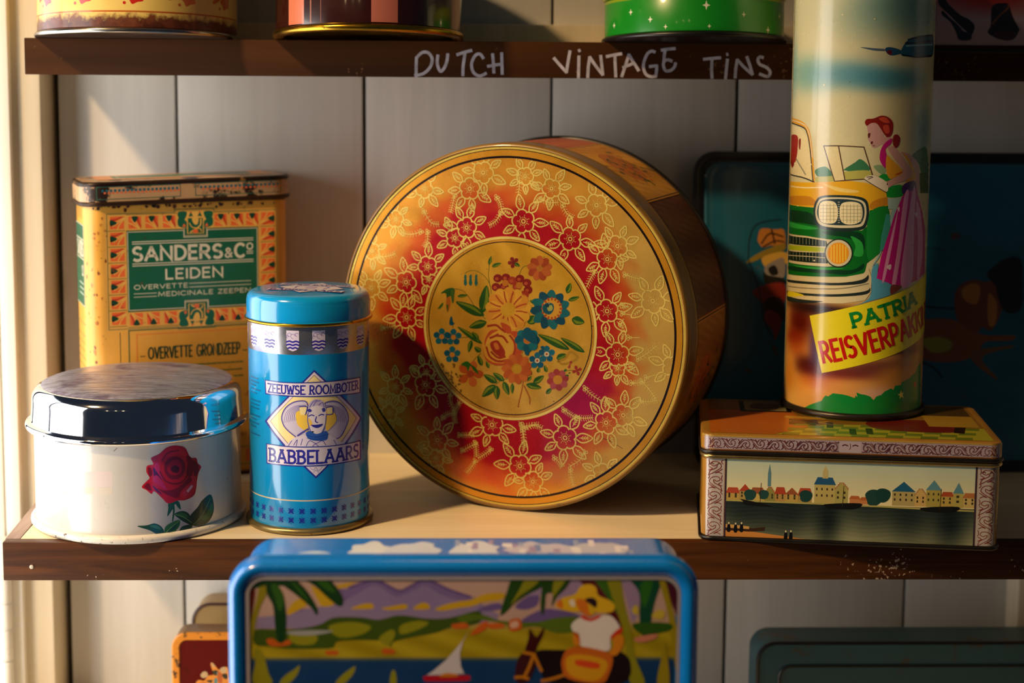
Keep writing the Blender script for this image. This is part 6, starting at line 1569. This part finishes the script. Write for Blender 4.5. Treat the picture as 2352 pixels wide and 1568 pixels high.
for ch in 'OVERAL VERKRIJGBAAR':
    if ch != ' ': pr.text(ch, (-0.0722, z), (-0.0722, z + (0.0006 if ch == 'I' else 0.0032)), 0.0036, 0.0009, '#b01c10')
    z += 0.0079 if ch != ' ' else 0.0085
random.seed(9)
for k in range(26): s0, z = random.uniform(-0.06, 0.05), random.uniform(0.05, 0.26); q = random.uniform(0.0003, 0.0008); pr.disc((s0, z), q, q * 0.7, random.choice(('#f0e8c8', '#8a6a40', '#f0e0b0')), 7, L=20)
pr.build('printed_scene', paint('litho_print_gloss', None, 0.26, coat=0.3, vary=0.04), t, 'car, woman, aeroplane and yellow banner')

# ================================================================ navy tray tin leaning on the planks
lean = math.atan2(0.036, 0.223)
t = thing('navy_tin', 'large dark blue rusty tin leaning on the planks behind the travel tin', 'tin', (0.2925, 0.1625, 0.0), (-lean, 0, 0))
W, Hh, r = 0.275, 0.224, 0.016
MN = Matrix.Translation((0, 0, Hh / 2)) @ STAND
M_NAVY = paint('rusty_navy', '#12607e', 0.35, coat=0.3, wear=0.9, wearcol='#5a3010', scale=22, vary=0.3, wthr=0.62)
obj('body', rbox('body', W, Hh, r, [(-0.003, -0.012), (-0.001, -0.010), (-0.001, 0.0)], 12, M=MN), paint('black_lacquer_worn', '#0c0c10', 0.35, vary=0.3), t)
obj('face', rbox('face', W - 0.016, Hh - 0.016, r - 0.004, [(0, -0.001), (0, 0.0012), (-0.0012, 0.002), (-0.003, 0.0014), (-0.006, 0.0012)], 12, M=MN), M_NAVY, t)
obj('outer_bead', rbox('outer_bead', W, Hh, r, [(-0.006, -0.001), (-0.006, 0.001), (-0.004, 0.002), (-0.001, 0.0018), (0.0, 0.0), (-0.001, -0.001)], 12, M=MN, cap=(False, False)), MATS['black_lacquer_worn'], t)
pr = Print(Surf('plane', a=-0.0013)); pr.base = 2; art(pr, ART['navy']); pr.build('rider_print', M_PRINTWORN, t, 'horseman in a brown hat')
pr = Print(Surf('plane', a=-0.0013)); pr.base = 2; art(pr, ART['navyb']); pr.build('horse_print', M_PRINTWORN, t, 'brown horses and a fallen rider')
pr = Print(Surf('plane', a=-0.0013)); pr.base = 2; art(pr, ART['navyc']); pr.build('scratch', M_PRINTWORN, t)

# ================================================================ blue sailboat tin in front
t = thing('sailboat_tin', 'blue framed picture tin in front with palms, a sailboat and a donkey rider', 'tin', (-0.0030, -0.16, LZ))
W, Hh, r = 0.2265, 0.2205, 0.0165; DB = 0.0415
MN = Matrix.Translation((0, 0, Hh / 2)) @ STAND
M_BF = paint('bright_blue_lacquer', '#0a80e4', 0.26, coat=0.7, vary=0.05)
obj('lid_frame', rbox('lid_frame', W, Hh, r, [(0.0008, -0.0068), (0.0018, -0.0062), (0.0018, -0.0040), (0.0, -0.0028), (0.0, 0.0)] + [(-0.003 + 0.003 * math.cos(math.radians(a)), 0.003 * math.sin(math.radians(a))) for a in range(15, 91, 15)] + [(-0.0055, 0.0022), (-0.0075, 0.0006)], 12, M=MN, cap=(False, False)), M_BF, t)
obj('face', rbox('face', W - 0.013, Hh - 0.013, r - 0.0065, [(0, -0.004), (0, 0.0005)], 12, M=MN), paint('blue_face', '#1a86d8', 0.3), t)
obj('body', rbox('body', W - 0.005, Hh - 0.003, r - 0.001, [(-0.003, -DB - 0.001), (0, -DB), (0, -0.005)], 12, M=MN), M_BF, t)
pr = Print(Surf('plane', a=-0.00055)); pr.base = 2
def bscene(X, Y):
    sky = hexs('#bfa29e') + 0.0 * X[..., None]
    land = hexs('#a39410') + 0.05 * np.sin(X * 170 + Y * 500)[..., None]; sea = hexs('#0f3a72') + 0 * X[..., None]
    k1 = np.clip((0.1880 - Y) / 0.006 + 0.5, 0, 1)[..., None]; k2 = np.clip((0.1714 - Y) / 0.001 + 0.5, 0, 1)[..., None]
    return (sky * (1 - k1) + land * k1) * (1 - k2) + sea * k2
def inset(x): return x
pr.grid(-0.1035, 0.1035, 0.008, Hh - 0.0085, 80, 140, bscene, L=1)
pr.base = 3; art(pr, ART['blue'])
pr.base = 60; q = rrect(W - 0.0165, Hh - 0.0165, 0.0085, 8); pr.stroke([(x, y + Hh / 2) for x, y in q], 0.0016, '#a8a4b4', True, L=60)
pr.build('printed_picture', M_PRINTMATT, t, 'beach with palms, purple hills, white sail and a man in a straw hat')
pr = Print(Surf('top', a=Hh - 0.0015 + 0.0001))
random.seed(31); y0, y1 = 0.004, DB - 0.002
for x0, x1, c in ((-0.058, -0.036, '#d8e4f0'), (-0.040, -0.012, '#c8d8ee'), (-0.008, 0.018, '#d0dcf0'), (0.020, 0.060, '#c4c8e4'), (0.052, 0.082, '#b8c4e0')):
    n = 16; pts = [(x0 + (x1 - x0) * (0.5 + 0.5 * math.cos(2 * PI * k / n) * random.uniform(0.8, 1.1)), (y0 + y1) / 2 + (y1 - y0) * 0.42 * math.sin(2 * PI * k / n) * random.uniform(0.6, 1.1)) for k in range(n)]; pr.fill(pts, c, True)
for k in range(26):
    x = random.uniform(-0.010, 0.084); y = random.uniform(y0 + 0.004, y1 - 0.008); w_ = random.uniform(0.0015, 0.004); h = random.uniform(0.004, 0.012); pr.fill([(x, y), (x + w_, y), (x + w_, y + h), (x, y + h)], random.choice(('#e4e8f4', '#8aa8d8', '#6a90d0', '#e4e8f4', '#9a94c4')))
pr.fill([(-0.085, y0 + 0.01), (-0.075, y0 + 0.016), (-0.066, y0 + 0.012), (-0.074, y0 + 0.006)], '#d0e4f4', True)
pr.build('side_print', M_PRINTMATT, t, 'white clouds and small buildings on the top edge')

# ================================================================ small tins on the lowest shelf
t = thing('red_tin', 'small red tin with an orange rim, half hidden by the blue framed tin', 'tin', (-0.150, 0.14, LZ))
W, Hh, r = 0.108, 0.0735, 0.0105; MN = Matrix.Translation((0, 0, Hh / 2)) @ STAND
obj('body', rbox('body', W, Hh, r, [(-0.002, -0.020), (-0.0006, -0.018), (-0.0006, -0.001)], 10, M=MN), paint('dark_gold_side', '#7a5014', 0.4, vary=0.3), t)
obj('rim', rbox('rim', W, Hh, r, [(-0.001, -0.0015), (0.0, 0.0), (-0.001, 0.0012), (-0.005, 0.0014), (-0.0055, 0.0004)], 10, M=MN, cap=(False, False)), paint('chipped_orange_rim', '#e08a1c', 0.4, wear=1.0, wearcol='#2a1c0c', scale=70, vary=0.15, wthr=0.56), t)
obj('face', rbox('face', W - 0.011, Hh - 0.011, r - 0.005, [(0, -0.001), (0, 0.0005)], 10, M=MN), paint('dark_red_face', '#5c0404', 0.35, wear=0.5, wearcol='#3a0808', scale=40, wthr=0.6), t)
pr = Print(Surf('plane', a=-0.0006)); pr.base = 2; art(pr, ART['redtin']); pr.build('flower_print', M_PRINTMATT, t, 'orange and white flowers')
t = thing('beige_tin', 'plain beige tin with a dark rim standing behind the small red tin', 'tin', (-0.136, 0.184, LZ))
W, Hh, r = 0.124, 0.0785, 0.0135; MN = Matrix.Translation((0, 0, Hh / 2)) @ STAND
obj('body', rbox('body', W, Hh, r, [(-0.002, -0.026), (-0.0008, -0.024), (-0.0008, 0.0)], 10, M=MN), paint('beige_enamel', '#a88a58', 0.45, vary=0.15, wear=0.2), t)
obj('rim', rbox('rim', W, Hh, r, [(-0.0008, -0.0025), (0.0002, -0.001), (0, 0.0006), (-0.0012, 0.001), (-0.0018, 0.0)], 10, M=MN, cap=(False, False)), paint('dark_red_rim', '#3a140a', 0.4), t)
t = thing('teal_tin', 'dark teal tin with a black rim on the lowest shelf', 'tin', (0.316, 0.13, LZ))
W, Hh, r = 0.240, 0.0695, 0.0135; MN = Matrix.Translation((0, 0, Hh / 2)) @ STAND
obj('body', rbox('body', W, Hh, r, [(-0.002, -0.032), (-0.0006, -0.03), (-0.0006, 0.0)], 10, M=MN), paint('worn_teal', '#14505c', 0.4, wear=0.8, wearcol='#3c2a18', scale=16, vary=0.3, wthr=0.58), t)
obj('rim', rbox('rim', W, Hh, r, [(-0.0008, -0.0025), (0.0002, -0.001), (0, 0.0006), (-0.0012, 0.0012), (-0.0022, 0.0)], 10, M=MN, cap=(False, False)), MATS['black_lacquer_worn'], t)
obj('inner_bead', rbox('inner_bead', W - 0.03, Hh - 0.032, 0.009, [(-0.001, 0.0), (0.0, 0.0008), (-0.0008, 0.0014), (-0.0018, 0.0008), (-0.002, 0.0)], 10, M=MN, cap=(False, False)), MATS['black_lacquer_worn'], t)

# ================================================================ tins on the upper shelf; the raised front edging tips them back a little
def tip(yc, R): return math.atan2(0.005, yc + R - UY)
def upper(name, label, x, yc, R):
    a = tip(yc, R); return thing(name, label, 'tin', (x, yc, UZ - 0.005 + math.tan(a) * R + 0.0001), (-a, 0, 0))
R = 0.0640
t = upper('floral_tin', 'pale yellow round tin with red flowers and a rusted foot', -0.2201, 0.147, R)
M_RUSTY = paint('rusty_yellow_tin', '#e2c468', 0.4, coat=0.2, wear=0.5, wearcol='#7a4a20', scale=60, vary=0.12, wthr=0.68)
nd = M_RUSTY.node_tree; ls = nd.links; bs = nd.nodes['Principled BSDF']; src = bs.inputs['Base Color'].links[0].from_socket
tc = nd.nodes.new('ShaderNodeTexCoord'); sp = nd.nodes.new('ShaderNodeSeparateXYZ'); ls.new(tc.outputs['Object'], sp.inputs[0])
no = N(nd.nodes, 'ShaderNodeTexNoise', Scale=120.0, Detail=8.0, Roughness=0.7); ls.new(tc.outputs['Object'], no.inputs['Vector'])
ma = N(nd.nodes, 'ShaderNodeMath', operation='MULTIPLY_ADD'); ls.new(no.outputs['Fac'], ma.inputs[0]); ma.inputs[1].default_value = -0.018; ls.new(sp.outputs[2], ma.inputs[2])
rr_ = ramp(nd.nodes, 0.0, 0.0025, (1, 1, 1, 1), (0, 0, 0, 1)); ls.new(ma.outputs[0], rr_.inputs[0])
rc = ramp(nd.nodes, 0.35, 0.7, lin('#3a1206'), lin('#7a4020')); ls.new(no.outputs['Fac'], rc.inputs[0])
ls.new(mixc(nd.nodes, ls, rr_.outputs[0], src, rc.outputs[0]), bs.inputs['Base Color'])
obj('body', lathe('body', [(R - 0.001, 0.003), (R, 0.004), (R, 0.12), (R - 0.001, 0.1215)], 192), M_RUSTY, t)
obj('base_rim', lathe('base_rim', [(R - 0.003, 0.0)] + arcprof(R + 0.0003, 0.0018, 0.0017, -90, 90, 8) + [(R - 0.0005, 0.0037)], 192), M_TIN, t)
pr = Print(Surf('cyl', R=R)); pr.base = 3
pr.stroke([(-PI * R, 0.0135), (PI * R, 0.0135)], 0.0010, '#b8601c')
for s0 in (-0.0212 - 0.0335 * 3, -0.0212 - 0.0335 * 2, -0.0212 - 0.0335, -0.0212, 0.0113, 0.0455, 0.0785):
    c = '#c01c10' if s0 < 0.03 else '#c8682c'; z = 0.0232
    pr.fill([(s0 + 0.006 * (0.75 + 0.25 * (k % 2)) * math.cos(k * 0.63) , z + 0.0055 * (0.75 + 0.25 * (k % 2)) * math.sin(k * 0.63)) for k in range(10)], c, True)
    pr.stroke([(s0 - 0.013, z - 0.001), (s0 - 0.008, z + 0.001), (s0 - 0.003, z + 0.006)], 0.0022, c, smooth=True); pr.disc((s0 - 0.0065, z - 0.0045), 0.0010, 0.0010, c, 10)
    pr.fill([(s0 - 0.007, z + 0.002), (s0 - 0.003, z + 0.004), (s0 - 0.002, z + 0.010), (s0 - 0.007, z + 0.008)], c, True)
pr.build('flower_print', M_PRINT, t, 'small red flowers')
R = 0.0603
t = upper('brown_tin', 'dark brown round tin with pink stripes and a gold foot rim', -0.0673, 0.128, R)
obj('body', lathe('body', [(R - 0.001, 0.004), (R, 0.005), (R, 0.074), (R - 0.001, 0.0755)], 192), paint('dark_brown_lacquer', '#2c0c06', 0.22, coat=0.8, vary=0.2), t)
obj('base_rim', lathe('base_rim', [(R - 0.0055, 0.0035), (R - 0.005, 0.0006)] + arcprof(R - 0.0008, 0.0024, 0.0024, -110, 90, 10) + [(R - 0.0005, 0.005)], 192, cap=(True, False)), M_GOLDRIM, t, 'gold rim')
for s0, wd, c in ((-0.0475, 0.0150, '#c06a4a'), (0.0135, 0.0165, '#b06656'), (-0.0345, 0.0010, '#8a4a1a'), (-0.0270, 0.0006, '#6a2a10'), (0.074, 0.015, '#b06656')):
    pr = Print(Surf('cyl', R=R)); pr.base = 3; pr.fill([(s0 - wd / 2, 0.0055), (s0 + wd / 2, 0.0055), (s0 + wd / 2, 0.073), (s0 - wd / 2, 0.073)], c); pr.build('stripe', M_PRINT, t, 'pink stripe' if wd > 0.005 else 'thin brown line')
R = 0.0588
t = upper('green_tin', 'low round green tin with small white stars on its side', 0.1458, 0.140, R)
M_GREEN = paint('green_lacquer', '#128a1c', 0.3, coat=0.5, vary=0.08)
obj('body', lathe('body', [(R - 0.001, 0.003), (R, 0.004), (R, 0.026), (R - 0.001, 0.0275)], 192), M_GREEN, t)
obj('lid', lathe('lid', [(R, 0.0275), (R + 0.001, 0.0277), (R + 0.001, 0.036), (R - 0.003, 0.039), (0.001, 0.040)], 192), paint('yellow_green_lid', '#9aa41c', 0.3, coat=0.5), t)
obj('base_rim', lathe('base_rim', [(R - 0.003, 0.0)] + arcprof(R + 0.0003, 0.0018, 0.0017, -90, 90, 8) + [(R - 0.0005, 0.0037)], 192), M_BLACKRIM, t)
pr = Print(Surf('cyl', R=R)); pr.base = 3; pr.stroke([(-PI * R, 0.0256), (PI * R, 0.0256)], 0.0018, '#8aa01c')
for s0, z, q in ((-0.0365, 0.0115, 1.0), (-0.026, 0.0065, 0.8), (-0.0005, 0.0195, 1.4), (0.0015, 0.0065, 0.7), (0.0245, 0.0145, 0.9), (0.046, 0.006, 1.2), (-0.052, 0.017, 1.0), (0.062, 0.016, 1.0), (-0.07, 0.01, 1.0)):
    pr.fill([(s0 + q * 0.0018 * (1 if k % 2 == 0 else 0.35) * math.cos(PI * k / 4), z + q * 0.0022 * (1 if k % 2 == 0 else 0.35) * math.sin(PI * k / 4)) for k in range(8)], '#e8e4c0')
pr.build('star_print', M_PRINT, t, 'small white stars')
t = thing('mauve_tin', 'pale mauve square tin printed with dark curled shapes, beside the travel tin', 'tin', (0.358, 0.1695, UZ - 0.0049), (0, 0, 0))
W, Dp, r = 0.120, 0.084, 0.006
obj('body', rbox('body', W, Dp, r, [(-0.001, 0.0), (0.0, 0.002), (0, 0.14), (-0.002, 0.142)], 8), paint('pale_mauve_lacquer', '#b8a0a4', 0.22, coat=0.7, vary=0.06), t)
obj('base_rim', rbox('base_rim', W, Dp, r, [(-0.002, 0.0)] + [(0.0 + 0.001 * math.cos(math.radians(a)), 0.0012 + 0.0012 * math.sin(math.radians(a))) for a in range(-90, 91, 30)], 8), M_BLACKRIM, t)
pr = Print(Surf('plane', a=-Dp / 2 - 0.0001)); pr.base = 2
g = np.array
pr.grid(-0.055, 0.055, 0.020, 0.06, 20, 20, lambda X, Y: (lambda m: m[..., None] * g([0.72, 0.16, 0.08]) + (1 - m[..., None]) * g([0.72, 0.63, 0.645]))(np.clip((Y - 0.022) / 0.012, 0, 1) * np.exp(-((X + 0.02) / 0.035) ** 2)))
art(pr, ART['mauve']); pr.build('printed_front', M_PRINT, t, 'dark curled ribbon shapes')
struct('floor', box('floor', -2.6, 2.0, -3.0, 0.30, -1.02, -1.0), wood('dark_floor_boards', '#3a2818', '#5a4028', 0.5, axis=0, scale=0.3))
struct('wall_right', box('wall_right', 0.5605, 0.58, -0.02, 0.243, -0.32, 0.62, 0.001), M_POST)
for k_, v_ in (('brown_painted_edging_fleck', 0.12), ('worn_brown_edging', 0.25), ('dark_red_face', 0.15), ('white_painted_planks', 0.25)): MATS[k_].node_tree.nodes['Principled BSDF'].inputs['Specular IOR Level'].default_value = v_
